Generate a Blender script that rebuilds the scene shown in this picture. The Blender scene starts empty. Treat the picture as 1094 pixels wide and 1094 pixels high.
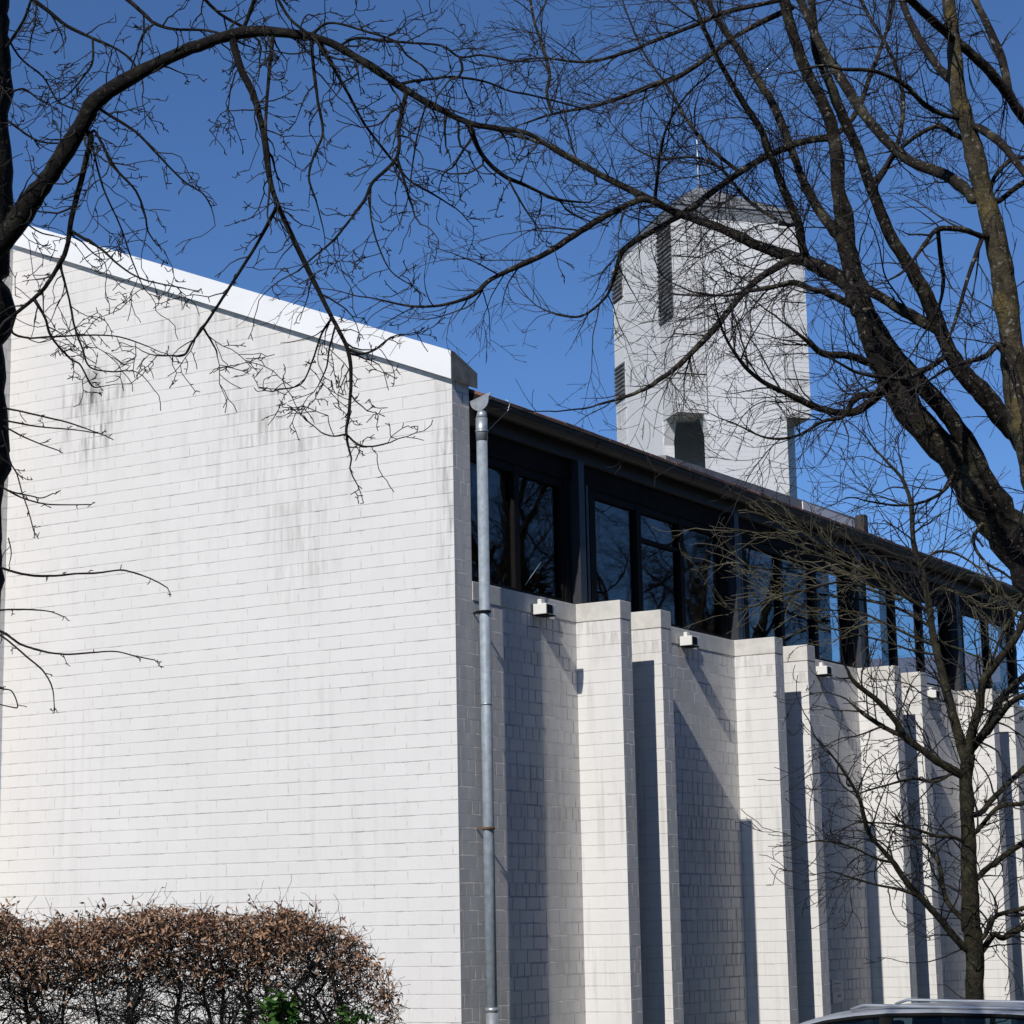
import bpy, bmesh, math, random
from mathutils import Vector, Matrix
import numpy as np
random.seed(7)
S = bpy.context.scene
COL = S.collection
RAD = math.radians

# ------------------------------------------------------------------ camera
CAM = Vector((11.04801, -17.30725, 2.0))
CR = Vector((0.8548929533721771, 0.5184371904517655, -0.019517116361704043))
CU = Vector((0.11186892502691795, -0.14747420779026083, 0.9827190349484213))
CF = Vector((-0.5065998242083373, 0.8423029369491208, 0.18407167223385276))
FPX = 2372.184
cd = bpy.data.cameras.new('camera'); cam = bpy.data.objects.new('camera', cd); COL.objects.link(cam)
m = Matrix.Identity(4)
for i in range(3):
    m[i][0] = CR[i]; m[i][1] = CU[i]; m[i][2] = -CF[i]; m[i][3] = CAM[i]
cam.matrix_world = m
cd.sensor_width = 36; cd.lens = FPX/1094*36; cd.clip_end = 3000; cd.clip_start = 0.1
S.camera = cam
# ------------------------------------------------------------------ world, sun, exposure
SUN_EL, SUN_AZ = 38.2, 8.1          # elevation; degrees off the long wall
w = bpy.data.worlds.new("World"); S.world = w; w.use_nodes = True
nt = w.node_tree; bg = nt.nodes['Background']
sky = nt.nodes.new('ShaderNodeTexSky'); sky.sky_type = 'NISHITA'; sky.sun_disc = False
sky.sun_elevation = RAD(SUN_EL); sky.sun_rotation = RAD(180-SUN_AZ)
sky.altitude = 2500; sky.air_density = 1.0; sky.dust_density = 0.0; sky.ozone_density = 10.0
nt.links.new(sky.outputs[0], bg.inputs[0]); bg.inputs[1].default_value = 0.108
sl = bpy.data.lights.new('sun', 'SUN'); sl.energy = 3.8; sl.angle = RAD(0.5); sl.color = (1, 0.955, 0.89)
so = bpy.data.objects.new('sun', sl); COL.objects.link(so)
az = RAD(SUN_AZ); el = RAD(SUN_EL)
to_sun = Vector((math.sin(az)*math.cos(el), -math.cos(az)*math.cos(el), math.sin(el)))
so.rotation_euler = to_sun.to_track_quat('Z', 'Y').to_euler()
so.location = (20, -40, 40)
S.view_settings.view_transform = 'Standard'; S.view_settings.look = 'None'
S.view_settings.exposure = 0.0; S.view_settings.gamma = 1
S.render.engine = 'CYCLES'
S.cycles.sample_clamp_indirect = 4.0; S.cycles.caustics_reflective = False; S.cycles.caustics_refractive = False

# ------------------------------------------------------------------ helpers
def ray(x, y): return CF + CR*((x-547)/FPX) - CU*((y-547)/FPX)
def at(x, y, D): return CAM + ray(x, y)*D          # survey: photo point at a distance -> place in the world
def on(x, y, ax, val):
    d = ray(x, y); return CAM + d*((val-CAM[ax])/d[ax])
def proj(P):
    v = Vector(P)-CAM; z = v.dot(CF); return 547+FPX*v.dot(CR)/z, 547-FPX*v.dot(CU)/z

def new_mat(name):
    mt = bpy.data.materials.new(name); mt.use_nodes = True
    n = mt.node_tree; b = n.nodes['Principled BSDF']; return mt, n, b
def nd(n, t, **k):
    o = n.nodes.new(t)
    for a, v in k.items(): setattr(o, a, v)
    return o
def ramp(n, src, stops):
    r = nd(n, 'ShaderNodeValToRGB'); e = r.color_ramp.elements
    while len(e) < len(stops): e.new(0.5)
    for q, (p, c) in zip(e, stops): q.position = p; q.color = c if len(c) == 4 else (*c, 1)
    n.links.new(src, r.inputs[0]); return r
def math_n(n, op, a, b=None, clamp=False):
    o = nd(n, 'ShaderNodeMath', operation=op); o.use_clamp = clamp
    for i, v in enumerate((a, b)):
        if v is None: continue
        if isinstance(v, (int, float)): o.inputs[i].default_value = v
        else: n.links.new(v, o.inputs[i])
    return o.outputs[0]
def mixc(n, f, a, b, blend='MIX'):
    o = nd(n, 'ShaderNodeMix', data_type='RGBA', blend_type=blend)
    if isinstance(f, (int, float)): o.inputs[0].default_value = f
    else: n.links.new(f, o.inputs[0])
    for i, v in ((6, a), (7, b)):
        if isinstance(v, tuple): o.inputs[i].default_value = (*v, 1) if len(v) == 3 else v
        else: n.links.new(v, o.inputs[i])
    return o.outputs[2]
def noise(n, vec, scale, detail=4, rough=0.6, sx=None):
    t = nd(n, 'ShaderNodeTexNoise'); t.inputs['Scale'].default_value = scale
    t.inputs['Detail'].default_value = detail; t.inputs['Roughness'].default_value = rough
    if sx:
        mp = nd(n, 'ShaderNodeMapping'); mp.inputs['Scale'].default_value = sx
        n.links.new(vec, mp.inputs[0]); n.links.new(mp.outputs[0], t.inputs[0])
    else: n.links.new(vec, t.inputs[0])
    return t.outputs[0]

def simple(name, col, rough=0.6, metal=0, var=0.15, scale=6, bump=0.0, spec=0.5):
    mt, n, b = new_mat(name)
    tc = nd(n, 'ShaderNodeTexCoord').outputs['Object']
    f = noise(n, tc, scale, 6)
    c2 = tuple(max(0, c*(1-var)) for c in col); c3 = tuple(min(1, c*(1+var)) for c in col)
    r = ramp(n, f, [(0.3, c2), (0.7, c3)])
    n.links.new(r.outputs[0], b.inputs['Base Color'])
    b.inputs['Roughness'].default_value = rough; b.inputs['Metallic'].default_value = metal
    b.inputs['Specular IOR Level'].default_value = spec
    if bump:
        bp = nd(n, 'ShaderNodeBump'); bp.inputs['Strength'].default_value = bump; bp.inputs['Distance'].default_value = 0.01
        n.links.new(noise(n, tc, scale*6, 5), bp.inputs['Height']); n.links.new(bp.outputs[0], b.inputs['Normal'])
    return mt

def brick_mat(name, base, dirt=0.5, joint=0.35, stains=(), bumpd=0.008, zoff=0.045, dirt_col=(0.2, 0.19, 0.175), streak=0.5, vert=1.0, pbv=0.9, sq=0.5, msz=0.0065, rake=0.0, dash=1.6, lump=0.5):
    """white painted sand-lime brickwork, courses of 125 mm, laid by the metre UVs"""
    mt, n, b = new_mat(name)
    uv = nd(n, 'ShaderNodeUVMap').outputs[0]
    mp = nd(n, 'ShaderNodeMapping'); mp.inputs['Location'].default_value = (0.06, -zoff, 0); n.links.new(uv, mp.inputs[0])
    # slightly wandering courses
    nz = nd(n, 'ShaderNodeTexNoise'); nz.inputs['Scale'].default_value = 5; n.links.new(uv, nz.inputs[0])
    wob = nd(n, 'ShaderNodeVectorMath', operation='MULTIPLY_ADD')
    n.links.new(nz.outputs['Color'], wob.inputs[0]); wob.inputs[1].default_value = (0.012, 0.008, 0); n.links.new(mp.outputs[0], wob.inputs[2])
    br = nd(n, 'ShaderNodeTexBrick'); n.links.new(wob.outputs[0], br.inputs[0])
    br.offset = 0.5; br.offset_frequency = 2; br.squash = sq; br.squash_frequency = 3
    br.inputs['Scale'].default_value = 1; br.inputs['Brick Width'].default_value = 0.25; br.inputs['Row Height'].default_value = 0.125
    br.inputs['Mortar Size'].default_value = msz; br.inputs['Mortar Smooth'].default_value = 0.3; br.inputs['Bias'].default_value = 0
    br.inputs['Color1'].default_value = (0, 0, 0, 1); br.inputs['Color2'].default_value = (1, 1, 1, 1); br.inputs['Mortar'].default_value = (0.5, 0.5, 0.5, 1)
    # broad tone, per brick tone
    big = noise(n, uv, 0.55, 5)
    col = mixc(n, ramp(n, big, [(0.3, (0, 0, 0)), (0.75, (1, 1, 1))]).outputs[0], tuple(c*0.95 for c in base), base)
    pb = ramp(n, br.outputs['Color'], [(0, (pbv, pbv, pbv)), (1, (1, 1, 1))])
    col = mixc(n, 1, col, pb.outputs[0], 'MULTIPLY')
    # vertical rain streaks + speckle
    st = noise(n, uv, 1, 5, 0.65, (9, 0.55, 1)); patch = noise(n, uv, 0.9, 3, 0.5, (1, 1, 1))
    sf = math_n(n, 'MULTIPLY', ramp(n, st, [(0.5, (0, 0, 0)), (0.72, (1, 1, 1))]).outputs[0], ramp(n, patch, [(0.42, (0, 0, 0)), (0.66, (1, 1, 1))]).outputs[0])
    sf = math_n(n, 'MULTIPLY', sf, streak*dirt)
    col = mixc(n, sf, col, dirt_col)
    sp = noise(n, uv, 26, 3, 0.7)
    sf2 = math_n(n, 'MULTIPLY', ramp(n, sp, [(0.62, (0, 0, 0)), (0.8, (1, 1, 1))]).outputs[0], 0.35*dirt)
    col = mixc(n, sf2, col, dirt_col)
    # explicit weather marks: (u, v, radius_u, radius_v, strength)
    for (u0, v0, ru, rv, k) in stains:
        sub = nd(n, 'ShaderNodeVectorMath', operation='SUBTRACT'); n.links.new(uv, sub.inputs[0]); sub.inputs[1].default_value = (u0, v0, 0)
        sc = nd(n, 'ShaderNodeVectorMath', operation='MULTIPLY'); n.links.new(sub.outputs[0], sc.inputs[0]); sc.inputs[1].default_value = (1/ru, 1/rv, 0)
        ln = nd(n, 'ShaderNodeVectorMath', operation='LENGTH'); n.links.new(sc.outputs[0], ln.inputs[0])
        mk = math_n(n, 'SUBTRACT', 1.0, ln.outputs['Value'], True)
        st2 = noise(n, uv, 1, 4, 0.6, (16, 1.6, 1))
        mk = math_n(n, 'MULTIPLY', mk, ramp(n, st2, [(0.42, (0, 0, 0)), (0.66, (1, 1, 1))]).outputs[0])
        mk = math_n(n, 'MULTIPLY', mk, math_n(n, 'ADD', math_n(n, 'MULTIPLY', br.outputs['Color'], 1.3), 0.25))
        mk = math_n(n, 'MULTIPLY', mk, k*1.2, True)
        col = mixc(n, mk, col, dirt_col)
    # joints: dark only here and there, in broken runs; upright joints weighted apart
    sh_ = nd(n, 'ShaderNodeMapping'); sh_.inputs['Location'].default_value = (437.3, 0, 0); n.links.new(wob.outputs[0], sh_.inputs[0])
    bh = nd(n, 'ShaderNodeTexBrick'); n.links.new(sh_.outputs[0], bh.inputs[0]); bh.offset = 0
    bh.inputs['Scale'].default_value = 1; bh.inputs['Brick Width'].default_value = 900; bh.inputs['Row Height'].default_value = 0.125
    bh.inputs['Mortar Size'].default_value = msz*0.85; bh.inputs['Mortar Smooth'].default_value = 0.4
    jn = noise(n, uv, dash, 6, 0.75, (1, 3.2, 1)); jv = noise(n, uv, 2.6, 4, 0.6, (1.5, 3, 1))
    fh = math_n(n, 'MULTIPLY', bh.outputs['Fac'], ramp(n, jn, [(0.40, (0.03, 0.03, 0.03)), (0.50, (0.16, 0.16, 0.16)), (0.58, (0.5, 0.5, 0.5)), (0.72, (1, 1, 1))]).outputs[0])
    fv = math_n(n, 'MULTIPLY', math_n(n, 'SUBTRACT', br.outputs['Fac'], bh.outputs['Fac'], True), ramp(n, jv, [(0.5, (0.05, 0.05, 0.05)), (0.66, (1, 1, 1))]).outputs[0])
    fv = math_n(n, 'MULTIPLY', fv, vert)
    jf = math_n(n, 'MULTIPLY', math_n(n, 'MAXIMUM', fh, fv), joint)
    col = mixc(n, jf, col, (0.16, 0.155, 0.145))
    mort = math_n(n, 'MAXIMUM', bh.outputs['Fac'], math_n(n, 'MULTIPLY', br.outputs['Fac'], min(1.0, vert)))
    n.links.new(col, b.inputs['Base Color'])
    b.inputs['Roughness'].default_value = 0.85; b.inputs['Specular IOR Level'].default_value = 0.2
    # relief: joints are sunk, bricks sit a touch in and out, rough face
    h = math_n(n, 'MULTIPLY', math_n(n, 'SUBTRACT', 1.0, mort), 1.0)
    h = math_n(n, 'ADD', h, math_n(n, 'MULTIPLY', noise(n, uv, 9, 3), lump))
    h = math_n(n, 'ADD', h, math_n(n, 'MULTIPLY', noise(n, uv, 60, 2), 0.10))
    bp = nd(n, 'ShaderNodeBump'); bp.inputs['Strength'].default_value = 0.8; bp.inputs['Distance'].default_value = bumpd
    n.links.new(h, bp.inputs['Height'])
    nrm = bp.outputs[0]
    if rake:
        rv = math_n(n, 'MULTIPLY', math_n(n, 'SUBTRACT', br.outputs['Fac'], bh.outputs['Fac'], True), ramp(n, noise(n, uv, 3.1, 3), [(0.38, (0.1, 0.1, 0.1)), (0.55, (1, 1, 1))]).outputs[0])
        rh = math_n(n, 'MULTIPLY', bh.outputs['Fac'], ramp(n, noise(n, uv, 1.7, 3, 0.5, (1, 5, 1)), [(0.5, (0, 0, 0)), (0.6, (1, 1, 1))]).outputs[0])
        cb = nd(n, 'ShaderNodeCombineXYZ'); n.links.new(math_n(n, 'MULTIPLY', rv, -rake), cb.inputs[1]); n.links.new(math_n(n, 'MULTIPLY', rh, rake*0.9), cb.inputs[2])
        ad = nd(n, 'ShaderNodeVectorMath', operation='ADD'); n.links.new(nrm, ad.inputs[0]); n.links.new(cb.outputs[0], ad.inputs[1])
        no = nd(n, 'ShaderNodeVectorMath', operation='NORMALIZE'); n.links.new(ad.outputs[0], no.inputs[0]); nrm = no.outputs[0]
    n.links.new(nrm, b.inputs['Normal'])
    return mt

def bark_mat(name, c1, c2, lichen, lam):
    mt, n, b = new_mat(name)
    tc = nd(n, 'ShaderNodeTexCoord').outputs['Object']
    f = noise(n, tc, 18, 6, 0.7); f2 = noise(n, tc, 7, 5, 0.7); f3 = noise(n, tc, 45, 3, 0.6)
    col = ramp(n, f, [(0.35, c1), (0.65, c2)]).outputs[0]
    k = math_n(n, 'MULTIPLY', ramp(n, f2, [(0.52, (0, 0, 0)), (0.66, (1, 1, 1))]).outputs[0], lam)
    col = mixc(n, k, col, lichen)
    k2 = math_n(n, 'MULTIPLY', ramp(n, f3, [(0.60, (0, 0, 0)), (0.68, (1, 1, 1))]).outputs[0], lam*lam*0.9)
    col = mixc(n, k2, col, (0.27, 0.26, 0.23))
    n.links.new(col, b.inputs['Base Color']); b.inputs['Roughness'].default_value = 0.9; b.inputs['Specular IOR Level'].default_value = 0.2
    bp = nd(n, 'ShaderNodeBump'); bp.inputs['Strength'].default_value = 0.9; bp.inputs['Distance'].default_value = 0.02
    n.links.new(f, bp.inputs['Height']); n.links.new(bp.outputs[0], b.inputs['Normal'])
    return mt

def glass_mat(name, tint, ior=1.5, refl=(1, 1, 1)):
    mt, n, b = new_mat(name); n.nodes.remove(b)
    out = n.nodes['Material Output']
    tr = nd(n, 'ShaderNodeBsdfTransparent'); tr.inputs[0].default_value = (*tint, 1)
    gl = nd(n, 'ShaderNodeBsdfGlossy'); gl.inputs['Roughness'].default_value = 0.01; gl.inputs[0].default_value = (*refl, 1)
    fr = nd(n, 'ShaderNodeFresnel')
    bk = nd(n, 'ShaderNodeNewGeometry').outputs['Backfacing']
    n.links.new(math_n(n, 'ADD', math_n(n, 'MULTIPLY', bk, 1/ior-ior), ior), fr.inputs[0])
    tc = nd(n, 'ShaderNodeTexCoord').outputs['Object']
    bp = nd(n, 'ShaderNodeBump'); bp.inputs['Strength'].default_value = 0.12; bp.inputs['Distance'].default_value = 0.01
    n.links.new(noise(n, tc, 1.3, 1), bp.inputs['Height']); n.links.new(bp.outputs[0], gl.inputs['Normal'])
    mx = nd(n, 'ShaderNodeMixShader'); n.links.new(fr.outputs[0], mx.inputs[0]); n.links.new(tr.outputs[0], mx.inputs[1]); n.links.new(gl.outputs[0], mx.inputs[2])
    n.links.new(mx.outputs[0], out.inputs[0]); return mt

class MB:
    """collects boxes, prisms and tubes; build() links them as one mesh with metre-scaled box UVs"""
    def __init__(s): s.v = []; s.f = []; s.sm = []
    def add(s, vs, fs, smooth=False):
        o = len(s.v); s.v += [tuple(p) for p in vs]; s.f += [tuple(i+o for i in f) for f in fs]; s.sm += [smooth]*len(fs)
    def box(s, x0, x1, y0, y1, z0, z1):
        s.add([(x0,y0,z0),(x1,y0,z0),(x1,y1,z0),(x0,y1,z0),(x0,y0,z1),(x1,y0,z1),(x1,y1,z1),(x0,y1,z1)],
              [(0,3,2,1),(4,5,6,7),(0,1,5,4),(1,2,6,5),(2,3,7,6),(3,0,4,7)]); return s
    def prism(s, poly, axis, a, b):
        """poly: 2-D outline in the two other axes (cyclic order), extruded along axis from a to b"""
        k = len(poly)
        def P(p, t):
            return {0: (t, p[0], p[1]), 1: (p[0], t, p[1]), 2: (p[0], p[1], t)}[axis]
        vs = [P(p, a) for p in poly]+[P(p, b) for p in poly]
        fs = [tuple(range(k))[::-1], tuple(range(k, 2*k))]+[(i, (i+1) % k, k+(i+1) % k, k+i) for i in range(k)]
        s.add(vs, fs); return s
    def tube(s, pts, rad, k=6, caps=True):
        pts = [Vector(p) for p in pts]; n = len(pts)
        if n < 2: return s
        o = len(s.v); t0 = (pts[1]-pts[0]).normalized()
        a = t0.orthogonal().normalized()
        for i, p in enumerate(pts):
            t = (pts[min(i+1, n-1)]-pts[max(i-1, 0)])
            t = t.normalized() if t.length > 1e-9 else t0
            a = a-t*a.dot(t); a = a.normalized() if a.length > 1e-6 else t.orthogonal().normalized()
            bb = t.cross(a); r = rad[i] if hasattr(rad, '__len__') else rad
            for j in range(k):
                an = 2*math.pi*j/k; s.v.append(tuple(p+(a*math.cos(an)+bb*math.sin(an))*r))
        for i in range(n-1):
            for j in range(k):
                q = o+i*k; s.f.append((q+j, q+(j+1) % k, q+k+(j+1) % k, q+k+j)); s.sm.append(True)
        if caps:
            s.f.append(tuple(o+j for j in range(k))[::-1]); s.sm.append(False)
            s.f.append(tuple(o+(n-1)*k+j for j in range(k))); s.sm.append(False)
        return s
    def build(s, name, mat, parent=None, uv=True, bevel=0, fix=False, xmat=False):
        me = bpy.data.meshes.new(name); me.from_pydata(s.v, [], s.f)
        me.polygons.foreach_set('use_smooth', s.sm)
        if fix or bevel:
            bm = bmesh.new(); bm.from_mesh(me); bmesh.ops.recalc_face_normals(bm, faces=bm.faces); bm.to_mesh(me); bm.free()
        me.update()
        if uv: box_uv(me)
        o = bpy.data.objects.new(name, me); COL.objects.link(o)
        if isinstance(mat, (list, tuple)):
            for q in mat: me.materials.append(q)
        else: me.materials.append(mat)
        if parent: o.parent = parent
        if xmat:
            for p in me.polygons: p.material_index = 1 if abs(p.normal.x) > 0.7 else 0
        if bevel:
            bv = o.modifiers.new('bevel', 'BEVEL'); bv.width = bevel; bv.segments = 2; bv.limit_method = 'ANGLE'
        return o
def box_uv(me):
    l = me.uv_layers.new(name='UVMap')
    for p in me.polygons:
        nx, ny, nz = map(abs, p.normal)
        ax = (0, 1) if nz > max(nx, ny) else ((1, 2) if nx > ny else (0, 2))
        for li in p.loop_indices:
            co = me.vertices[me.loops[li].vertex_index].co; l.data[li].uv = (co[ax[0]], co[ax[1]])
def tag(o, label=None, cat=None, group=None, kind=None):
    for k, v in (('label', label), ('category', cat), ('group', group), ('kind', kind)):
        if v: o[k] = v
    return o
def empty(name, loc=(0, 0, 0), rz=0):
    o = bpy.data.objects.new(name, None); COL.objects.link(o); o.location = loc; o.rotation_euler = (0, 0, rz); o.empty_display_size = 0.2; return o

# ------------------------------------------------------------------ materials
WHITE = (0.80, 0.775, 0.742)
M_gable = brick_mat('painted brick gable', WHITE, dirt=0.38, joint=0.95, vert=0.36, dash=4.2, pbv=0.97, sq=1.0, bumpd=0.003, stains=[(-4.5, 7.45, 0.6, 0.7, 1.15), (-2.1, 6.95, 1.2, 1.3, 0.40), (-1.75, 5.6, 0.6, 0.8, 0.34), (-0.05, 6.2, 0.30, 1.6, 0.6), (-2.9, 8.1, 1.3, 0.45, 0.34)])
M_side = brick_mat('painted brick side', (0.75, 0.73, 0.70), dirt=0.9, joint=0.14, bumpd=0.020, pbv=0.88, msz=0.0080, rake=2.4, lump=0.14, stains=[(6.0, 2.0, 1.4, 1.0, 0.5), (1.6, 3.2, 1.2, 0.6, 0.35), (4.9, 3.0, 1.2, 0.9, 0.5)])
M_fin = brick_mat('painted brick fin', (0.80, 0.785, 0.755), dirt=1.15, joint=0.55, vert=0.15, pbv=0.97, dash=3.4, bumpd=0.004, streak=0.7, dirt_col=(0.30, 0.28, 0.24), stains=[(0.25, 5.1, 0.5, 0.6, 0.7)])
M_tower = brick_mat('painted brick tower', (0.78, 0.775, 0.765), dirt=0.5, joint=0.35, vert=0.3, pbv=0.97, bumpd=0.004)
M_towerdirty = brick_mat('weathered brick tower', (0.74, 0.735, 0.72), dirt=1.6, joint=1.5, vert=0.3, dash=4.0, streak=0.7, dirt_col=(0.16, 0.155, 0.15))
M_louvre = brick_mat('bare grey brick', (0.20, 0.20, 0.205), dirt=2.0, joint=0.0, streak=1.2, pbv=0.45, dirt_col=(0.05, 0.05, 0.05))
M_cap = simple('rendered concrete coping', (0.64, 0.62, 0.57), 0.8, var=0.16, scale=5, bump=0.3)
M_fascia = simple('white painted fascia', (0.86, 0.86, 0.85), 0.5, var=0.03, scale=2)
M_fasciaend = simple('weathered fascia end', (0.20, 0.20, 0.18), 0.8, var=0.45, scale=5)
M_gutter = simple('dark weathered gutter', (0.020, 0.017, 0.016), 0.55, metal=0.0, var=0.35, scale=3)
M_zinc = simple('galvanised zinc', (0.44, 0.47, 0.49), 0.42, metal=0.55, var=0.22, scale=14)
M_pipe = simple('galvanised pipe', (0.30, 0.345, 0.385), 0.62, metal=0.15, var=0.22, scale=16)
M_rust = simple('rusty clamp', (0.16, 0.09, 0.05), 0.8, metal=0.2, var=0.5, scale=30)
M_board = simple('dark stained board', (0.012, 0.010, 0.009), 0.8, spec=0.15, var=0.4, scale=4)
M_fboard = simple('weathered fascia board', (0.040, 0.034, 0.031), 0.6, var=0.3, scale=4)
M_frame = simple('dark brown window frame', (0.007, 0.0062, 0.006), 0.7, spec=0.15, var=0.25)
M_steel = simple('blue grey steel post', (0.035, 0.039, 0.048), 0.5, metal=0.1, var=0.2)
M_tile = simple('red brown roof tile', (0.17, 0.085, 0.06), 0.85, var=0.5, scale=5, bump=0.4)
M_lead = simple('grey lead sheet', (0.27, 0.26, 0.25), 0.6, metal=0.2, var=0.25, scale=5)
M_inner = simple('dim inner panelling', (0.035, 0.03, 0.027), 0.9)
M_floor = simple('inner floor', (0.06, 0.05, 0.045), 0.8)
M_glass = glass_mat('window glass', (0.78, 0.83, 0.85), 1.45, (0.8, 0.8, 0.8))
M_endglass = glass_mat('end glazing', (0.88, 0.92, 0.93))
M_lampw = simple('white enamel', (0.80, 0.79, 0.74), 0.4, var=0.06)
M_black = simple('black plastic', (0.012, 0.012, 0.012), 0.8, spec=0.1)
M_slate = simple('grey zinc tower roof', (0.25, 0.25, 0.25), 0.6, metal=0.15, var=0.25, scale=3)
M_slateband = simple('grey tower fascia', (0.17, 0.185, 0.20), 0.6, var=0.25, scale=5)
M_plaque = simple('pale plaque', (0.62, 0.61, 0.60), 0.5, var=0.05)
M_grass = simple('short grass', (0.075, 0.078, 0.032), 0.95, var=0.5, scale=2, bump=0.5)
M_asph = simple('asphalt', (0.064, 0.060, 0.054), 0.9, var=0.3, scale=8, bump=0.4)
M_concrete = simple('kerb concrete', (0.28, 0.27, 0.25), 0.85, var=0.2)

# ------------------------------------------------------------------ ground
def sheet(name, x0, x1, y0, y1, z, mat):
    o = MB(); o.add([(x0,y0,z),(x1,y0,z),(x1,y1,z),(x0,y1,z)], [(0,1,2,3)]); ob = o.build(name, mat); ob['kind'] = 'structure'; return ob
sheet('ground', -900, 900, -900, 900, 0, M_grass)
sheet('car_park', 2.2, 40, -40, 30, 0.006, M_asph)
k = MB().box(2.0, 2.2, -40, 30, -0.1, 0.12).build('kerb', M_concrete, bevel=0.015); k['kind'] = 'structure'

# ------------------------------------------------------------------ church
church = tag(empty('church'), 'white painted brick church hall with sloping gable, row of fins and dark clerestory windows', 'church')
SL = 0.4132                      # roof slope
GX, YE = -5.70, 16.40
def gz(x): return 7.142 - SL*x   # underside of the gable coping
g = MB(); g.prism([(GX, -0.2), (0, -0.2), (0, gz(0)+0.05), (GX, gz(GX)+0.05)], 1, 0, 0.30)
g.build('gable_wall', [M_gable, M_side], church, fix=True, xmat=True)
# the pier that steps forward at the far left of the gable
p = MB(); p.prism([(GX-0.8, -0.2), (GX, -0.2), (GX, gz(GX)-0.05), (GX-0.8, gz(GX)-0.05)], 1, -1.3, -0.003)
p.build('stepped_wall', [M_gable, M_side], church, fix=True, xmat=True)
# gable coping: sloping white fascia with a chamfered back
c = MB(); prof = [(-0.062, 0.0), (-0.062, 0.275), (0.0, 0.275), (0.405, 0.145), (0.405, -0.006)]
def cop(x): return [(x, q[0], gz(x)+q[1]) for q in prof]
vs = cop(GX-2.2)+cop(0.030); kk = len(prof)
c.add(vs, [tuple(range(kk)), tuple(range(kk, 2*kk))[::-1]]+[(i, kk+i, kk+(i+1) % kk, (i+1) % kk) for i in range(kk)])
cop_o = c.build('gable_coping', M_fascia, church, fix=True)
e = MB(); e.add([(0.034, q[0]+0.001, gz(0.03)+q[1]) for q in prof]+[(0.0315, q[0]+0.001, gz(0.03)+q[1]) for q in prof], [tuple(range(kk))]+[tuple(range(kk, 2*kk))[::-1]]+[(i, kk+i, kk+(i+1) % kk, (i+1) % kk) for i in range(kk)])
e.build('end_plate', M_fasciaend, cop_o, fix=True)

# long wall: infill between the fins, coping band, fins
ZC0, ZC1 = 5.045, 5.235
FA = [2.285, 6.010, 9.700, 13.450]; FB = [3.173, 6.930, 10.630, 14.370]; FT = 0.23; FP = 0.513
edges = [0.30]+[v for a_, b_ in zip(FA, FB) for v in (a_, b_)]+[YE]
for i in range(0, len(edges)-1):
    if i % 2 == 0:      # panel between pairs, and the last one to the end
        y0 = 0.30 if i == 0 else edges[i]+FT
        y1 = edges[i+1]
        MB().box(-0.30, 0, y0, y1, -0.2, ZC0).build('wall_panel', M_side, church)
        MB().box(-0.34, 0.006, y0+(0.003 if i == 0 else 0), y1, ZC0+0.004, ZC1).build('coping_band', M_cap, church, bevel=0.006)
    else:               # slot between the two fins of a pair: tall dark window
        y0, y1 = edges[i]+FT, edges[i+1]
        MB().box(-0.30, -0.06, y0, y1, -0.2, 0.9).build('slot_sill', M_side, church); MB().box(-0.30, -0.06, y0, y1, ZC1-0.3, ZC1).build('slot_lintel', M_side, church)
        sw = MB().box(-0.16, -0.08, y0, y0+0.06, 0.9, ZC1-0.3).box(-0.16, -0.08, y1-0.06, y1, 0.9, ZC1-0.3).box(-0.16, -0.08, y0+0.06, y1-0.06, 2.6, 2.66).build('slot_window', M_frame, church)
        MB().box(-0.125, -0.115, y0+0.06, y1-0.06, 0.9, ZC1-0.3).build('pane', M_glass, sw)
for y0 in [v for pr in zip(FA, FB) for v in pr]:
    fin = MB().box(-0.30, FP, y0, y0+FT, -0.2, ZC0).build('buttress_fin', [M_fin, M_side], church, xmat=True)
    MB().box(-0.30, FP+0.003, y0-0.003, y0+FT+0.003, ZC0+0.004, ZC1+0.003).build('fin_cap', M_cap, fin, bevel=0.006)
MB().box(GX, -0.30, YE-0.3, YE, -0.2, ZC1).build('end_wall', M_side, church)

# clerestory: head board, posts, frames and panes
XG = -0.12
MB().box(-0.20, -0.055, 0.302, YE, 6.535, 7.02).build('head_board', M_board, church)
posts = [2.50, 6.22, 9.95, 13.67]
bays = [(0.34, 2.20)]+[(p_+0.33, p_+3.42) for p_ in posts[:3]]+[(posts[3]+0.33, YE-0.14)]
for p_ in posts:
    pk = MB().box(-0.21, -0.06, p_-0.30, p_-0.20, ZC1, 6.533).box(-0.21, -0.06, p_+0.24, p_+0.33, ZC1, 6.533).box(-0.2, -0.13, p_-0.2, p_+0.24, ZC1, 6.533).build('post_casing', M_frame, church)
    MB().box(-0.10, 0.03, p_-0.14, p_-0.02, ZC1, 6.75).build('steel_post', M_steel, pk)
    MB().box(-0.11, -0.02, p_+0.10, p_+0.15, ZC1, 6.533).build('steel_rail', M_steel, pk)
MB().box(-0.21, -0.06, YE-0.14, YE, ZC1, 6.533).build('corner_post', M_frame, church)
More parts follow.
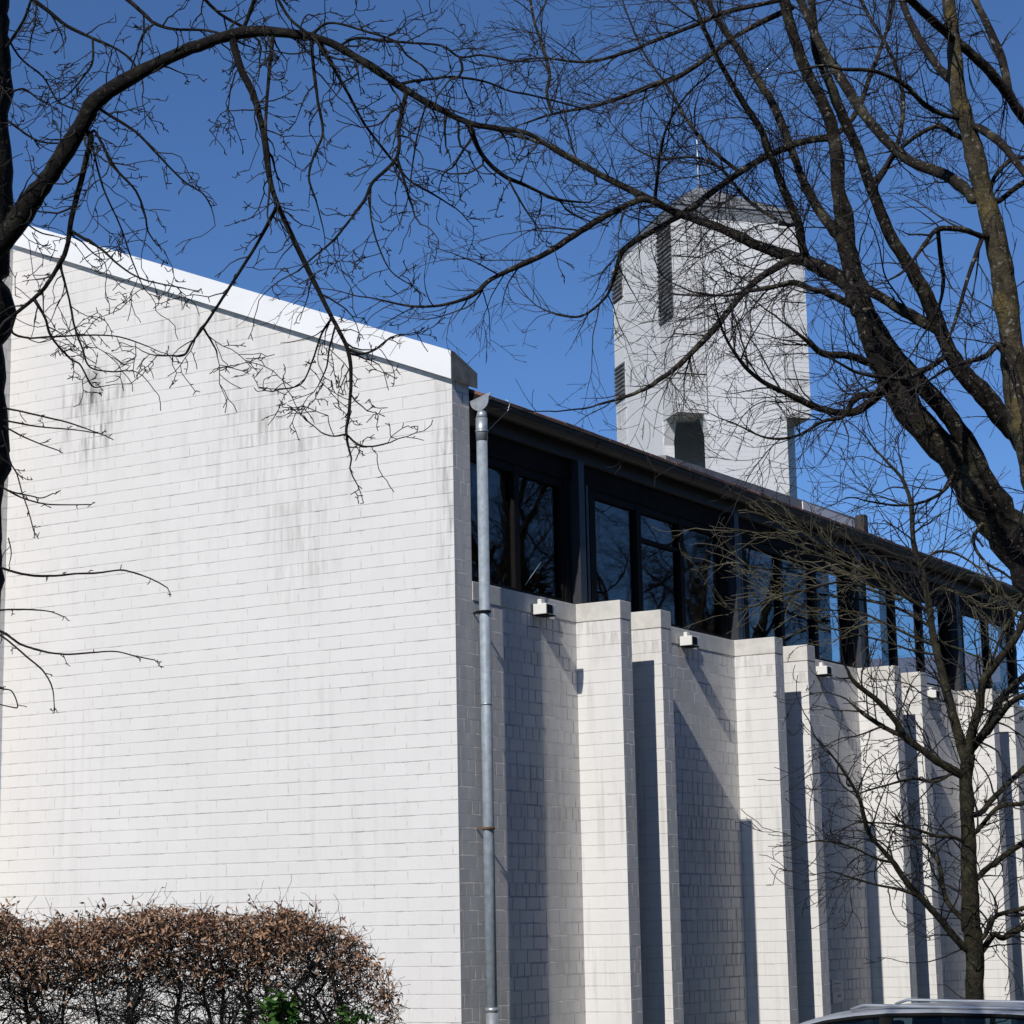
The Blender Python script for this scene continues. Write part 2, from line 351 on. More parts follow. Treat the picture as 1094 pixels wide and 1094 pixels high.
for bi, (y0, y1) in enumerate(bays):
    n_ = 2 if bi in (0, 4) else 3
    wdt = (y1-y0)/n_
    for q in range(n_):
        a0, a1 = y0+q*wdt, y0+(q+1)*wdt
        fr = MB()
        fr.box(-0.17, -0.07, a0+0.001, a0+0.05, ZC1, 6.533).box(-0.17, -0.07, a1-0.05, a1-0.001, ZC1, 6.533)
        fr.box(-0.165, -0.075, a0+0.05, a1-0.05, ZC1+0.002, ZC1+0.05).box(-0.165, -0.075, a0+0.05, a1-0.05, 6.45, 6.531)
        if bi == 1 and q == 1: fr.box(-0.16, -0.08, a0+0.05, a1-0.05, 6.13, 6.17)
        fo = fr.build('window', M_frame, church)
        MB().box(XG-0.004, XG+0.004, a0+0.045, a1-0.045, ZC1+0.045, 6.455).build('pane', M_glass, fo)
# end glazing (seen through the far panes)
ew = MB()
for xx in (-0.25, -1.2, -2.2, -3.2): ew.box(xx-0.05, xx+0.05, YE-0.12, YE-0.02, ZC1, 7.05-SL*xx)
eo = ew.build('end_window', M_frame, church)
pn = MB(); pn.prism([(-3.2, ZC1), (-0.25, ZC1), (-0.25, 7.1), (-3.2, 8.3)], 1, YE-0.075, YE-0.065); pn.build('pane', M_endglass, eo, fix=True)
wl = MB(); wl.prism([(GX, ZC1), (-3.25, ZC1), (-3.25, 8.36), (GX, 9.38)], 1, YE-0.3, YE-0.1); wl.build('end_wall', M_side, church, fix=True)
# inside shell so the panes look into a real dark room
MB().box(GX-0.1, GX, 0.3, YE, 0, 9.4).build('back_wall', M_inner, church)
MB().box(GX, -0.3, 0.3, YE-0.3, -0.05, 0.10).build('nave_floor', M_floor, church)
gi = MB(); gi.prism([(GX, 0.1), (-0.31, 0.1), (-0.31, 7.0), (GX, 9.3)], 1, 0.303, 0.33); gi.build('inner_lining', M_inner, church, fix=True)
# roof
YR = 17.9
r_ = MB()
def rz(x): return 7.055 + SL*(0.13-x)
def roofprism(mb, xa, xb, ya, yb, t0, t1):
    mb.prism([(xa, rz(xa)-t0), (xb, rz(xb)-t0), (xb, rz(xb)-t1), (xa, rz(xa)-t1)], 1, ya, yb)
roofprism(r_, GX-0.15, 0.13, 0.36, YR, 0.11, 0.03)
roof = r_.build('roof', M_board, church, fix=True)
t_ = MB(); ny = int((YR-0.36)/0.31)
random.seed(3)
for i in range(ny):        # tile edge courses along the eaves, each tile slightly off
    y0 = 0.36+i*0.31; dz = random.uniform(-0.006, 0.008)
    for kx in range(1):
        xb = 0.15+random.uniform(-0.008, 0.008); xa = -0.25
        t_.prism([(xa, rz(xa)+dz-0.028), (xb, rz(xb)+dz-0.028), (xb, rz(xb)+dz+0.002), (xa, rz(xa)+dz+0.012)], 1, y0+0.004, y0+0.306)
t_.build('eaves_tiles', M_tile, roof, fix=True)
t2 = MB(); roofprism(t2, GX-0.15, -0.26, 0.36, YR, 0.027, 0.0); t2.build('roof_tiles', M_tile, roof, fix=True)
b2 = MB(); b2.prism([(GX-6.0, rz(GX)-2.5), (GX-0.16, rz(GX)-0.02), (GX-0.16, rz(GX)-0.1), (GX-6.0, rz(GX)-2.6)], 1, 0.36, YR); b2.build('rear_roof', M_tile, roof, fix=True)
# raised lead curb on the roof
sk = MB(); sk.add([(-1.5, 6.2, 7.5), (-0.9, 6.2, 7.35), (-0.9, 6.2, 7.59), (-1.5, 6.2, 7.63), (-1.5, 12.2, 7.5), (-0.9, 12.2, 7.35), (-0.9, 12.2, 7.695), (-1.5, 12.2, 7.735)], [(0,1,2,3), (7,6,5,4), (0,4,5,1), (1,5,6,2), (2,6,7,3), (3,7,4,0)])
sko = sk.build('roof_curb', M_lead, church, fix=True)
MB().box(-0.93, -0.80, 12.2, 12.34, 7.40, 7.745).build('curb_end', M_fboard, sko)
MB().box(-0.885, -0.87, 10.2, 12.0, 7.50, 7.635).build('flashing', M_fascia, sko)
# fascia board, soffit and gutter
MB().box(-0.052, 0.0, 0.303, YR-0.1, 6.757, 7.0).build('fascia_board', M_fboard, church)
gt = MB(); GXC, GZC, GR = 0.1155, 6.98, 0.105
arc = [(GXC+GR*math.cos(a), GZC+GR*math.sin(a)) for a in [math.pi+math.pi*i/10 for i in range(11)]]
inn = [(GXC+(GR-0.006)*math.cos(a), GZC+(GR-0.006)*math.sin(a)) for a in [2*math.pi-math.pi*i/10 for i in range(11)]]
ys = [0.312]+[0.312+2.2*i for i in range(1, 8)]+[YR-0.1]
for q in range(len(ys)-1):
    gt.prism(arc+inn, 1, ys[q]+0.002, ys[q+1]-0.002)
gut = gt.build('gutter', M_gutter, church, fix=True)
rim = MB(); rim.tube([(GXC+GR+0.006, 0.312, GZC+0.002), (GXC+GR+0.006, YR-0.1, GZC+0.002)], 0.011, 6); rim.build('gutter_rim', M_gutter, gut)
for yy in ys[1:-1]:
    j = MB(); j.prism([(GXC+(GR+0.004)*math.cos(a), GZC+(GR+0.004)*math.sin(a)) for a in [math.pi+math.pi*i/10 for i in range(11)]], 1, yy-0.025, yy+0.025); j.build('gutter_joint', M_gutter, gut, fix=True)
ec = MB(); ec.prism(arc+[(GXC+GR, GZC+0.02), (GXC+GR+0.03, GZC+0.045), (GXC+GR+0.02, GZC+0.06)], 1, 0.300, 0.311); ec.build('gutter_end', M_zinc, gut, fix=True)
# downpipe
PX, PY, PR = 0.128, 0.317, 0.0525
dp = MB(); dp.tube([(PX, PY, -0.05), (PX, PY, 6.62)], PR, 24)
pipe = dp.build('downpipe', M_pipe, church)
for z0, z1, r in ((6.58, 6.80, PR+0.005), (6.66, 6.68, PR+0.009), (1.25, 1.29, PR+0.008), (4.05, 4.07, PR+0.004), (-0.05, 1.26, PR+0.004)): MB().tube([(PX, PY, z0), (PX, PY, z1)], r, 24).build('pipe_socket', M_zinc, pipe)
sk_ = MB(); sk_.tube([(PX, PY, 6.79), (PX-0.01, PY+0.03, 6.88)], [PR+0.004, 0.045], 16)
sk_.build('pipe_outlet', M_zinc, pipe)
for z0 in (2.91, 4.93):
    cl = MB(); cl.tube([(PX, PY, z0-0.012), (PX, PY, z0+0.012)], PR+0.006, 20); cl.box(0, PX-0.04, PY-0.008, PY+0.008, z0-0.008, z0+0.008).box(PX-0.06, PX+0.06, PY-PR-0.014, PY-PR+0.004, z0-0.008, z0+0.008)
    cl.build('pipe_clamp', M_rust if z0 < 4 else M_frame, pipe)
# lightning conductor wire off the gutter
wr = MB(); wr.tube([(GXC+0.10, 0.62, 7.03), (GXC+0.13, 0.66, 7.01), (GXC+0.115, 0.645, 6.93), (0.06, 0.50, 6.70)], 0.004, 5); wr.build('conductor_wire', M_zinc, church)
wr = MB(); wr.tube([on(561, 625, 0, 0.02), on(570, 612, 0, 0.05), on(577.5, 601, 0, 0.04)], 0.004, 5); wr.build('loose_wire', M_zinc, church)

# ------------------------------------------------------------------ floodlights
def lamp(y, label):
    t = tag(empty('floodlight', (0, y, 5.085)), label, 'floodlight', 'floodlights along the coping band')
    MB().box(0.025, 0.175, 0, 0.20, -0.055, 0.05).build('housing', M_lampw, t, bevel=0.006)
    MB().box(0.1755, 0.179, 0.015, 0.125, -0.048, 0.04).build('lens', M_black, t)
    MB().box(0.03, 0.17, 0.02, 0.19, -0.066, -0.056).build('base', M_black, t)
    MB().box(0.007, 0.024, 0.04, 0.16, -0.03, 0.03).build('wall_arm', M_black, t)
    MB().box(0.060, 0.105, 0.03, 0.10, 0.0505, 0.10).build('junction_box', M_lampw, t, bevel=0.004)
    MB().box(0.007, 0.03, 0.30, 0.42, -0.06, 0.05).build('wall_plate', M_lampw, t, bevel=0.003)
    MB().box(0.010, 0.02, 0.2005, 0.2995, -0.02, 0.02).build('cable_duct', M_black, t)
lamp(1.383, 'white floodlight box on the coping nearest the downpipe')
lamp(4.564, 'white floodlight box just behind the first pair of fins')
lamp(8.299, 'white floodlight box just behind the second pair of fins')
lamp(12.10, 'white floodlight box behind the third pair of fins, furthest along the wall')
# plaque
pq = tag(empty('plaque', (0.0, 8.55, 1.16)), 'small pale notice plaque low on the shaded wall behind the second fin pair', 'sign')
MB().box(0.001, 0.016, -0.155, 0.155, -0.14, 0.14).build('plate', M_plaque, pq, bevel=0.003)
ln_ = MB().box(0.0165, 0.018, -0.11, 0.11, 0.085, 0.097).box(0.0165, 0.018, -0.11, 0.06, 0.03, 0.038).box(0.0165, 0.018, -0.11, 0.09, 0.0, 0.008).box(0.0165, 0.018, 0.0, 0.09, -0.07, -0.045)
ln_.build('lettering', simple('grey print', (0.2, 0.2, 0.2)), pq)

# ------------------------------------------------------------------ bell tower
TD = 55.0
P0 = at(723.5, 440, TD); TW = (at(868, 440, TD)-P0).length*1.075
ang = math.atan2(0.737, 0.676)            # direction of the front face
tower = tag(empty('bell_tower', (P0.x, P0.y, 0), ang), 'white brick bell tower with open corners and shallow pyramid roof', 'tower')
tower.scale = (1, 1.27, 1)      # deeper than it is wide
# local axes: +x along the front face to the right, +y away from the camera
def tzy(X, Y, py):          # height on an upright line that is seen at image row py
    lo, hi = 0.0, 40.0
    for _ in range(40):
        mid_ = (lo+hi)/2
        if proj((X, Y, mid_))[1] > py: lo = mid_
        else: hi = mid_
    return lo
def tz(py): return tzy(P0.x, P0.y, py)
ZB, ZT = tz(440), tz(231)
W = TW; cw = 0.235*W; th = 0.30
pan = MB()
pan.box(cw, W-cw*0.8, 0, th, 0, ZT)                       # front
pan2 = MB().box(0, th, cw, W-cw*0.8, 0, ZT)               # left
pan3 = MB().box(W-th, W, cw, W-cw*0.8, 0, ZT)             # right
pan4 = MB().box(cw, W-cw*0.8, W-th, W, 0, ZT)             # back
for q in (pan, pan2, pan3, pan4): q.build('wall_panel', M_tower, tower)
hgt = ZT-ZB; npan = 5
for (x0, x1, y0, y1) in ((0, cw-0.035, 0, cw-0.035), (W-cw*0.8+0.035, W, 0, cw-0.035), (0, cw-0.035, W-cw*0.8+0.035, W), (W-cw*0.8+0.035, W, W-cw*0.8+0.035, W)):
    cb = MB(); 
    for q in range(npan):
        z0 = ZB+hgt*q/npan; z1 = ZB+hgt*(q+1)/npan-0.04
        cb.box(x0, x1, y0, y1, z0, z1)
    co_ = cb.build('corner_block', M_towerdirty if x0 > 0 or y0 == 0 else M_tower, tower)
    co_2 = MB().box(x0+0.03, x1-0.03, y0+0.03, y1-0.03, ZB+0.03, ZT-0.03).build('block_core', M_frame, co_)
    if x0 == 0:
        for (za, zb_) in (((0.49, 0.985),) if y0 == 0 else ((0.80, 0.985), (0.25, 0.45))):
            za_, zc_ = ZB+hgt*za, ZB+hgt*zb_; ns = int((zc_-za_)/0.11); dz_ = (zc_-za_)/ns
            saw = [(0.05, za_)]
            for q in range(ns): saw += [(-0.045, za_+q*dz_+0.004), (-0.045, za_+q*dz_+0.045), (0.012, za_+(q+1)*dz_)]
            saw.append((0.05, zc_)); lv = MB(); lv.prism(saw, 1, y0+0.015, y1-0.02); lv.build('louvre', M_louvre, co_, fix=True)
        if True:
            for za, zb_ in ((.03, .19), (.215, .38)): MB().box(-0.005, 0.05, y0+0.015, y1-0.02, ZB+hgt*za, ZB+hgt*zb_).build('weathered_block', M_towerdirty, co_)
# brackets under the corner blocks
br_ = MB()
br_.prism([(cw, ZB), (cw-0.14, ZB), (cw, ZB-0.55)], 1, 0.02, th-0.02); br_.build('bracket', M_tower, tower, fix=True)
br_ = MB(); br_.prism([(cw-0.20, ZB), (cw, ZB), (cw, ZB-0.62)], 0, 0.02, th-0.02); br_.build('bracket', M_tower, tower, fix=True)
i0 = 0.05*W
MB().box(i0, W-i0, i0, W-i0, ZT-0.2, ZT+0.08).build('roof_seam', M_frame, tower)
trf = MB().box(i0-0.05, W-i0+0.05, i0-0.05, W-i0+0.05, ZT+0.081, ZT+0.40).build('roof_band', M_slateband, tower)
_c = Vector((P0.x, P0.y, 0))+Vector((math.cos(ang), math.sin(ang), 0))*W*0.47+Vector((-math.sin(ang), math.cos(ang), 0))*W*0.5*1.27
ap = (W*0.47, W*0.5, tzy(_c.x, _c.y, 199))
pm = MB(); q0, q1 = i0-0.08, W-i0+0.08; zb2 = ZT+0.402
pm.add([(q0,q0,zb2),(q1,q0,zb2),(q1,q1,zb2),(q0,q1,zb2),ap], [(0,1,4),(1,2,4),(2,3,4),(3,0,4),(3,2,1,0)])
pm.build('pyramid_roof', M_slate, trf, fix=True)
rod = MB(); rod.tube([ap, (ap[0], ap[1], ap[2]+1.3)], [0.022, 0.014], 6).build('lightning_rod', M_lampw, tower)

# ------------------------------------------------------------------ neighbour house beyond the far end
hp = at(992, 770, 110); house = tag(empty('house', (hp.x, hp.y, 0), RAD(20)), 'distant brick apartment house with red tiled roof seen through the far clerestory glass', 'house')
M_hb = simple('red brick', (0.20, 0.09, 0.06), 0.9, var=0.3, scale=3)
hz = at(992, 700, 110).z
MB().box(-4, 4, -3, 3, 0, hz-1.6).build('wall', M_hb, house)
hr = MB(); hr.prism([(-3.4, hz-1.75), (3.4, hz-1.75), (0, hz)], 0, -4.3, 4.3); hr.build('roof', M_tile, house, fix=True)
for zz in (2, 5, 8, 11):
    for xx in (-2.4, 0, 2.4): MB().box(xx-0.5, xx+0.5, -3.03, -2.98, zz, zz+1.4).build('window', M_fascia, house)

# ------------------------------------------------------------------ car
M_carp = simple('silver car paint', (0.50, 0.52, 0.54), 0.33, metal=0.45, var=0.03, spec=0.6)
M_cargl = glass_mat('car glass', (0.22, 0.30, 0.34), 1.52)
M_rub = simple('tyre rubber', (0.015, 0.015, 0.015), 0.8)
M_rim = simple('alloy rim', (0.5, 0.5, 0.52), 0.3, metal=0.9)
M_headl = glass_mat('headlight glass', (0.8, 0.8, 0.8))
M_red = simple('red lamp', (0.4, 0.01, 0.01), 0.2)
M_seat = simple('dark seat cloth', (0.03, 0.03, 0.035), 0.9)
cpos = at(940, 1072, 17.0)
ROOF = cpos.z
car = tag(empty('parked_car', (cpos.x, cpos.y, 0.006), RAD(180+4)), 'silver parked car with rounded roof in front of the small tree', 'car')
# local: +x forward (to the left of the picture), +y to its right-hand side away from viewer, z up
roofline = [(1.62, -0.56), (1.25, -0.365), (1.02, -0.245), (0.85, -0.165), (0.66, -0.098), (0.48, -0.055), (0.25, -0.025), (0, -0.006), (-0.4, 0.0), (-0.9, -0.012), (-1.4, -0.045), (-1.8, -0.10), (-2.05, -0.20)]
HW = 0.60
def rl(x):
    for (xa, za), (xb, zb) in zip(roofline, roofline[1:]):
        if xa >= x >= xb: return ROOF+za+(zb-za)*(x-xa)/(xb-xa)
    return ROOF+roofline[-1][1]
XO = -0.25
rf = MB(); cols = 14; rows = []
stn = [0.98-0.06*i for i in range(0, 51)]
for x in stn:
    hw_ = HW*(1-0.06*max(0, (x-0.2))**2) if x > 0.2 else HW
    row = []
    for q in range(cols+1):
        v = -1+2*q/cols
        z = rl(x)-0.022*abs(v)**2.2-0.034*max(0, (abs(v)-0.86)/0.14)**2
        row.append((x+XO, v*hw_, z))
    rows.append(row)
vs = [p_ for r0 in rows for p_ in r0]; fs = []
for a_ in range(len(rows)-1):
    for q in range(cols):
        o_ = a_*(cols+1)+q; fs.append((o_, o_+1, o_+cols+2, o_+cols+1))
rf.add(vs, fs, True)
ro = rf.build('roof', M_carp, car); sd = ro.modifiers.new('thickness', 'SOLIDIFY'); sd.thickness = 0.03; sd.offset = -1
# lower body: lofted shell
bd = MB(); bst = [(2.15, .55, .30, .55), (2.08, .72, .24, .66), (1.9, .82, .2, .72), (1.5, .87, .2, .80), (1.2, .88, .2, .86), (.6, .89, .2, .92), (0, .89, .2, .93), (-.8, .89, .2, .94), (-1.5, .88, .2, .95), (-1.95, .84, .24, .95), (-2.15, .74, .3, .92), (-2.22, .58, .36, .84)]
rows = []
for (x, hw_, z0, z1) in bst:
    pr = [(-hw_*.9, z0), (-hw_, z0+.1), (-hw_*1.0, (z0+z1)/2), (-hw_*.97, z1-.06), (-hw_*.86, z1), (hw_*.86, z1), (hw_*.97, z1-.06), (hw_, (z0+z1)/2), (hw_, z0+.1), (hw_*.9, z0)]
    rows.append([(x+XO, a_, b_) for a_, b_ in pr])
vs = [p_ for r0 in rows for p_ in r0]; nk = 10; fs = [tuple(range(nk))[::-1], tuple((len(rows)-1)*nk+i for i in range(nk))]
for a_ in range(len(rows)-1):
    for q in range(nk): fs.append((a_*nk+q, a_*nk+(q+1) % nk, (a_+1)*nk+(q+1) % nk, (a_+1)*nk+q))
bd.add(vs, fs, True); bo = bd.build('body', M_carp, car, fix=True)
# pillars, side glass, screens
def side(s):
    def top(x): return Vector((x+XO, s*HW*(1-0.06*max(0, x-0.2)**2 if x > 0.2 else 1)*1.0, rl(x)-0.076))
    def bot(x, zz=None): return Vector((x+XO, s*0.80, 0.94 if zz is None else zz))
    segs = [(0.95, 0.06), (-0.04, -0.77), (-0.80, -1.50)]
    for xa, xb in segs:
        gl = MB(); n_ = 12; A = []; B = []
        for i in range(n_+1):
            x = xa+(xb-xa)*i/n_; A.append(top(x)+Vector((0, -s*0.012, 0.02))); B.append(bot(x))
        gl.add(A+B, [(i, i+1, n_+1+i+1, n_+1+i) for i in range(n_)], True); gl.build('side_window', M_cargl, car)
    pl = MB()
    for xa, w_ in ((0.01, 0.05), (-0.785, 0.016), (-1.53, 0.035)):
        A, B = top(xa), bot(xa); q = [(A.x-w_, A.y, A.z+.02), (A.x+w_, A.y, A.z+.02), (B.x+w_, B.y, B.z), (B.x-w_, B.y, B.z)]
        q2 = [(a_, b_-s*0.03, c_) for a_, b_, c_ in q]; pl.add(q+q2, [(0,1,2,3),(7,6,5,4),(0,4,5,1),(1,5,6,2),(2,6,7,3),(3,7,4,0)])
    tr_ = [top(x)+Vector((0, s*0.004, 0.012)) for x in [0.95-0.05*i for i in range(51)]]
    pl.tube(tr_, 0.016, 6)
    pl.build('window_trim', M_black, car, fix=True)
    ap_ = MB(); ap_.tube([top(0.93)+Vector((0, 0, .06)), Vector((1.35+XO, s*0.68, 0.98))], [0.035, 0.05], 8); ap_.tube([top(-1.58)+Vector((0, 0, .05)), Vector((-2.0+XO, s*0.74, 0.95))], [0.07, 0.09], 8); ap_.build('roof_pillar', M_carp, car)
    mi = MB(); mi.box(0.78+XO, 0.92+XO, min(s*0.93, s*1.08), max(s*0.93, s*1.08), 0.96, 1.08); mi.build('wing_mirror', M_carp, car, bevel=0.03)
    for x in (1.32, -1.38):
        ty = MB(); pr = [(0.0, 0.30), (0.02, 0.315), (0.16, 0.315), (0.19, 0.30), (0.19, 0.21), (0.0, 0.21)]; N = 28
        vs = []; 
        for i in range(N):
            a_ = 2*math.pi*i/N
            for (dy, r) in pr: vs.append((x+XO+r*math.cos(a_), s*(0.71+dy), 0.315+r*math.sin(a_)))
        ty.add(vs, [(i*6+q, i*6+(q+1) % 6, ((i+1) % N)*6+(q+1) % 6, ((i+1) % N)*6+q) for i in range(N) for q in range(6)], True)
        wo = ty.build('wheel', M_rub, car, fix=True)
        rm = MB()
        for i in range(5):
            a_ = 2*math.pi*i/5; rm.tube([(x+XO, s*0.86, 0.315), (x+XO+0.2*math.cos(a_), s*0.88, 0.315+0.2*math.sin(a_))], [0.035, 0.025], 6)
        rm.tube([(x+XO, s*0.82, 0.315), (x+XO, s*0.875, 0.315)], 0.05, 12); rm.build('rim', M_rim, wo)
    MB().box(1.93+XO, 2.02+XO, min(s*.5, s*.74), max(s*.5, s*.74), .56, .68).build('headlight', M_headl, car, bevel=0.02)
    MB().box(-2.24+XO, -2.16+XO, min(s*.5, s*.70), max(s*.5, s*.70), .62, .84).build('tail_light', M_red, car, bevel=0.02)
    hd = MB().box(-0.02+XO, 0.08+XO, min(s*.22, s*.50), max(s*.22, s*.50), ROOF-0.30, ROOF-0.12).box(-0.1+XO, 0.04+XO, min(s*.14, s*.58), max(s*.14, s*.58), 0.5, ROOF-0.34); hd.build('seat', M_seat, car, bevel=0.03)
side(1); side(-1)
ws = MB(); ws.add([(0.97+XO, -.56, rl(.97)-0.07), (0.97+XO, .56, rl(.97)-0.07), (1.5+XO, .70, .95), (1.5+XO, -.70, .95)], [(0,1,2,3)]); ws.build('windscreen', M_cargl, car)
ws = MB(); ws.add([(-2.0+XO, -.56, rl(-2.0)-0.09), (-2.0+XO, .56, rl(-2.0)-0.09), (-2.16+XO, .62, .95), (-2.16+XO, -.62, .95)], [(3,2,1,0)]); ws.build('rear_window', M_cargl, car)
for s in (1, -1):
    rr = MB(); rr.tube([(0.3+XO, s*0.54, rl(.3)+.0), (0.2+XO, s*.54, rl(.2)+.022), (-1.5+XO, s*.54, rl(-1.5)+.022), (-1.6+XO, s*.54, rl(-1.6))], 0.012, 6); rr.build('roof_rail', M_carp, car)
MB().box(2.12+XO, 2.2+XO, -.5, .5, .34, .46).build('front_grille', M_black, car, bevel=0.01)
#TREES#
# ------------------------------------------------------------------ trees
M_bark_dark = bark_mat('dark bark', (0.004, 0.0036, 0.0033), (0.015, 0.0125, 0.0105), (0.055, 0.052, 0.036), 0.45)
M_twig_dark = simple('dark twig', (0.010, 0.009, 0.0085), 0.8, var=0.3)
M_bark_brown = bark_mat('brown grey bark', (0.006, 0.005, 0.0045), (0.032, 0.026, 0.021), (0.10, 0.092, 0.058), 0.85)
M_twig_brown = simple('brown twig', (0.018, 0.014, 0.014), 0.8, var=0.4)
M_bark_lichen = bark_mat('lichen covered bark', (0.022, 0.019, 0.014), (0.105, 0.088, 0.056), (0.15, 0.115, 0.045), 0.95)
M_bark_young = bark_mat('young greenish bark', (0.011, 0.010, 0.007), (0.040, 0.034, 0.021), (0.085, 0.08, 0.035), 0.5)
M_twig_green = simple('greenish twig', (0.085, 0.075, 0.042), 0.7, var=0.45)

def catmull(pts, ws, sub, jit, rng):
    out, wo = [], []; n = len(pts)
    for i in range(n-1):
        p0 = pts[max(i-1, 0)]; p1 = pts[i]; p2 = pts[i+1]; p3 = pts[min(i+2, n-1)]
        for k in range(sub):
            t = k/sub; t2 = t*t; t3 = t2*t
            q = (p1*2+(p2-p0)*t+(p0*2-p1*5+p2*4-p3)*t2+(p1*3-p0-p2*3+p3)*t3)*0.5
            w_ = ws[i]+(ws[i+1]-ws[i])*t
            if (i or k): q = q+Vector((rng.uniform(-1, 1), rng.uniform(-1, 1), rng.uniform(-1, 1)))*jit*w_
            out.append(q); wo.append(w_)
    out.append(pts[-1]); wo.append(ws[-1])
    # knots and swellings: smooth random thickness along the limb
    nz_ = [rng.gauss(0, 1) for _ in out]
    for _ in range(2): nz_ = [(nz_[max(i-1, 0)]+nz_[i]*1.4+nz_[min(i+1, len(nz_)-1)])/2.6 for i in range(len(nz_))]
    wo = [w_*(1+0.07*max(-1.6, min(2.4, q))) for w_, q in zip(wo, nz_)]
    return out, wo

class Tree:
    def __init__(s, seed, D, bark, twig, root, jit=0.12):
        s.rng = random.Random(seed); s.D = D; s.bark = bark; s.twig = twig; s.root = root; s.jit = jit
        s.samples = []      # (px, py, depth)
        s.limbs = []        # (points, radii)
        s.tw = MB(); s.len = 0; s.nt = 0
    def limb(s, pts, name='branch', drift=None, d0=None, bend=0.0):
        """pts: (x, y, width) surveyed on the photograph; the branch gets its own run in depth"""
        rng = s.rng
        if d0 is None:
            d0 = s.D; best = 22; snap = None
            x0, y0 = pts[0][:2]
            for (x, y, d) in s.samples:
                e = math.hypot(x-x0, y-y0)
                if e < best: best = e; d0 = d; snap = (x, y)
            if best < 22 and best > 0.5: pts = [(snap[0], snap[1], pts[0][2])]+list(pts if best > 6 else pts[1:])
        L = sum(math.hypot(a[0]-b[0], a[1]-b[1]) for a, b in zip(pts, pts[1:]))*d0/FPX
        if drift is None: drift = rng.uniform(-0.45, 0.45)*L
        w3, r3 = [], []; acc = 0; tot = L*FPX/d0
        for i, p in enumerate(pts):
            if i: acc += math.hypot(p[0]-pts[i-1][0], p[1]-pts[i-1][1])
            t = acc/max(tot, 1e-6); d = d0+drift*t+bend*math.sin(math.pi*t)
            w3.append(at(p[0], p[1], d)); r3.append(max(0.0018, p[2]*0.5*d/FPX)); s.samples.append((p[0], p[1], d))
        P, R_ = catmull(w3, r3, 5, s.jit, rng)
        # register finer samples so that later branches start on this one
        for q in P[::1]:
            x, y = proj(q); s.samples.append((x, y, (q-CAM).dot(CF)))
        k = 14 if max(R_) > 0.05 else (8 if max(R_) > 0.012 else 5)
        mb = MB(); mb.tube(P, R_, k); mb.build(name, s.bark, s.root, uv=False)
        s.limbs.append((P, R_)); return P, R_
    def thin(s, pts, w0, w1, **k):
        n = len(pts); q = [(x, y, w0+(w1-w0)*(i/(n-1))**0.8) for i, (x, y) in enumerate(pts)]
        return s.limb(q, **k)
    def grow(s, p, d, L, r, lvl, P):
        rng = s.rng; n = max(4, int(L/P['seg'])); st = L/n
        pts = [p.copy()]; rad = [r]; d = d.normalized(); curl = Vector((rng.gauss(0, 1), rng.gauss(0, 1), rng.gauss(0, 1)))*P['curl']
        kids = []
        for i in range(n):
            d = (d+curl*st*2+Vector((rng.gauss(0, 1), rng.gauss(0, 1), rng.gauss(0, 1)))*P['wig']+Vector((0, 0, P['trop']*st))).normalized()
            p = p+d*st; pts.append(p.copy()); t = (i+1)/n; rad.append(max(P['rmin'], r*(1-0.75*t)))
            if lvl > 0 and i >= 0 and rng.random() < P['kid']*st: kids.append((p.copy(), d.copy(), t))
        s.tw.tube(pts, rad, 3 if r < 0.006 else 5, caps=False); s.nt += 1
        side = rng.choice((1, -1))
        for (q, dd, t) in kids:
            a = dd.cross(Vector((rng.gauss(0, 1), rng.gauss(0, 1), rng.gauss(0, 1)))).normalized()
            side = -side; ang = rng.uniform(*P['ang']); nd_ = dd*math.cos(ang)+a*math.sin(ang)*side
            l2 = L*rng.uniform(*P['ratio'])*(1-0.45*t)
            if l2 > P['lmin']: s.grow(q, nd_, l2, max(P['rmin'], r*(1-0.75*t)*0.7), lvl-1, P)
        if rng.random() < P.get('spur', 0):      # short bud spurs
            for q in pts[1::2]:
                e = Vector((rng.gauss(0, 1), rng.gauss(0, 1), rng.gauss(0, 1))).normalized()*rng.uniform(0.01, 0.03)
                s.tw.tube([q, q+e], [P['rmin']*1.3, P['rmin']*0.8], 3, caps=False)
    def clothe(s, P, limbs=None, rmax=1, step=None, bias=Vector((0, 0, 0)), lvl=None, keep=1.0, tmin=0.0):
        rng = s.rng
        for (pts, rad) in (limbs if limbs is not None else s.limbs):
            tot = sum((b-a).length for a, b in zip(pts, pts[1:])); acc = 0; nxt = rng.uniform(0.02, P['step'])
            for i in range(1, len(pts)):
                a, b = pts[i-1], pts[i]; l = (b-a).length
                while nxt < acc+l:
                    t = (nxt-acc)/l; q = a.lerp(b, t); r = rad[i-1]; f = nxt/tot
                    nxt += P['step']*rng.uniform(0.5, 1.5)
                    if r > rmax or f < tmin or rng.random() > keep: continue
                    dd = (b-a).normalized(); ax = dd.cross(Vector((rng.gauss(0, 1), rng.gauss(0, 1), rng.gauss(0, 1)))).normalized()
                    ang = rng.uniform(*P['ang']); dr = dd*math.cos(ang)+ax*math.sin(ang)+bias
                    L = P['L']*rng.uniform(0.3, 1.15)*(1-0.4*f)
                    s.grow(q, dr, L, min(r*0.6, P['r']*rng.uniform(0.7, 1.2)), P['lvl'] if lvl is None else lvl, P)
                acc += l
            e = pts[-1]; dd = (pts[-1]-pts[-2]).normalized()
            if rad[-1] < 0.012: s.grow(e, dd, P['L']*0.7, rad[-1], 2, P)
    def finish(s, name='twigs'):
        s.tw.build(name, s.twig, s.root, uv=False)

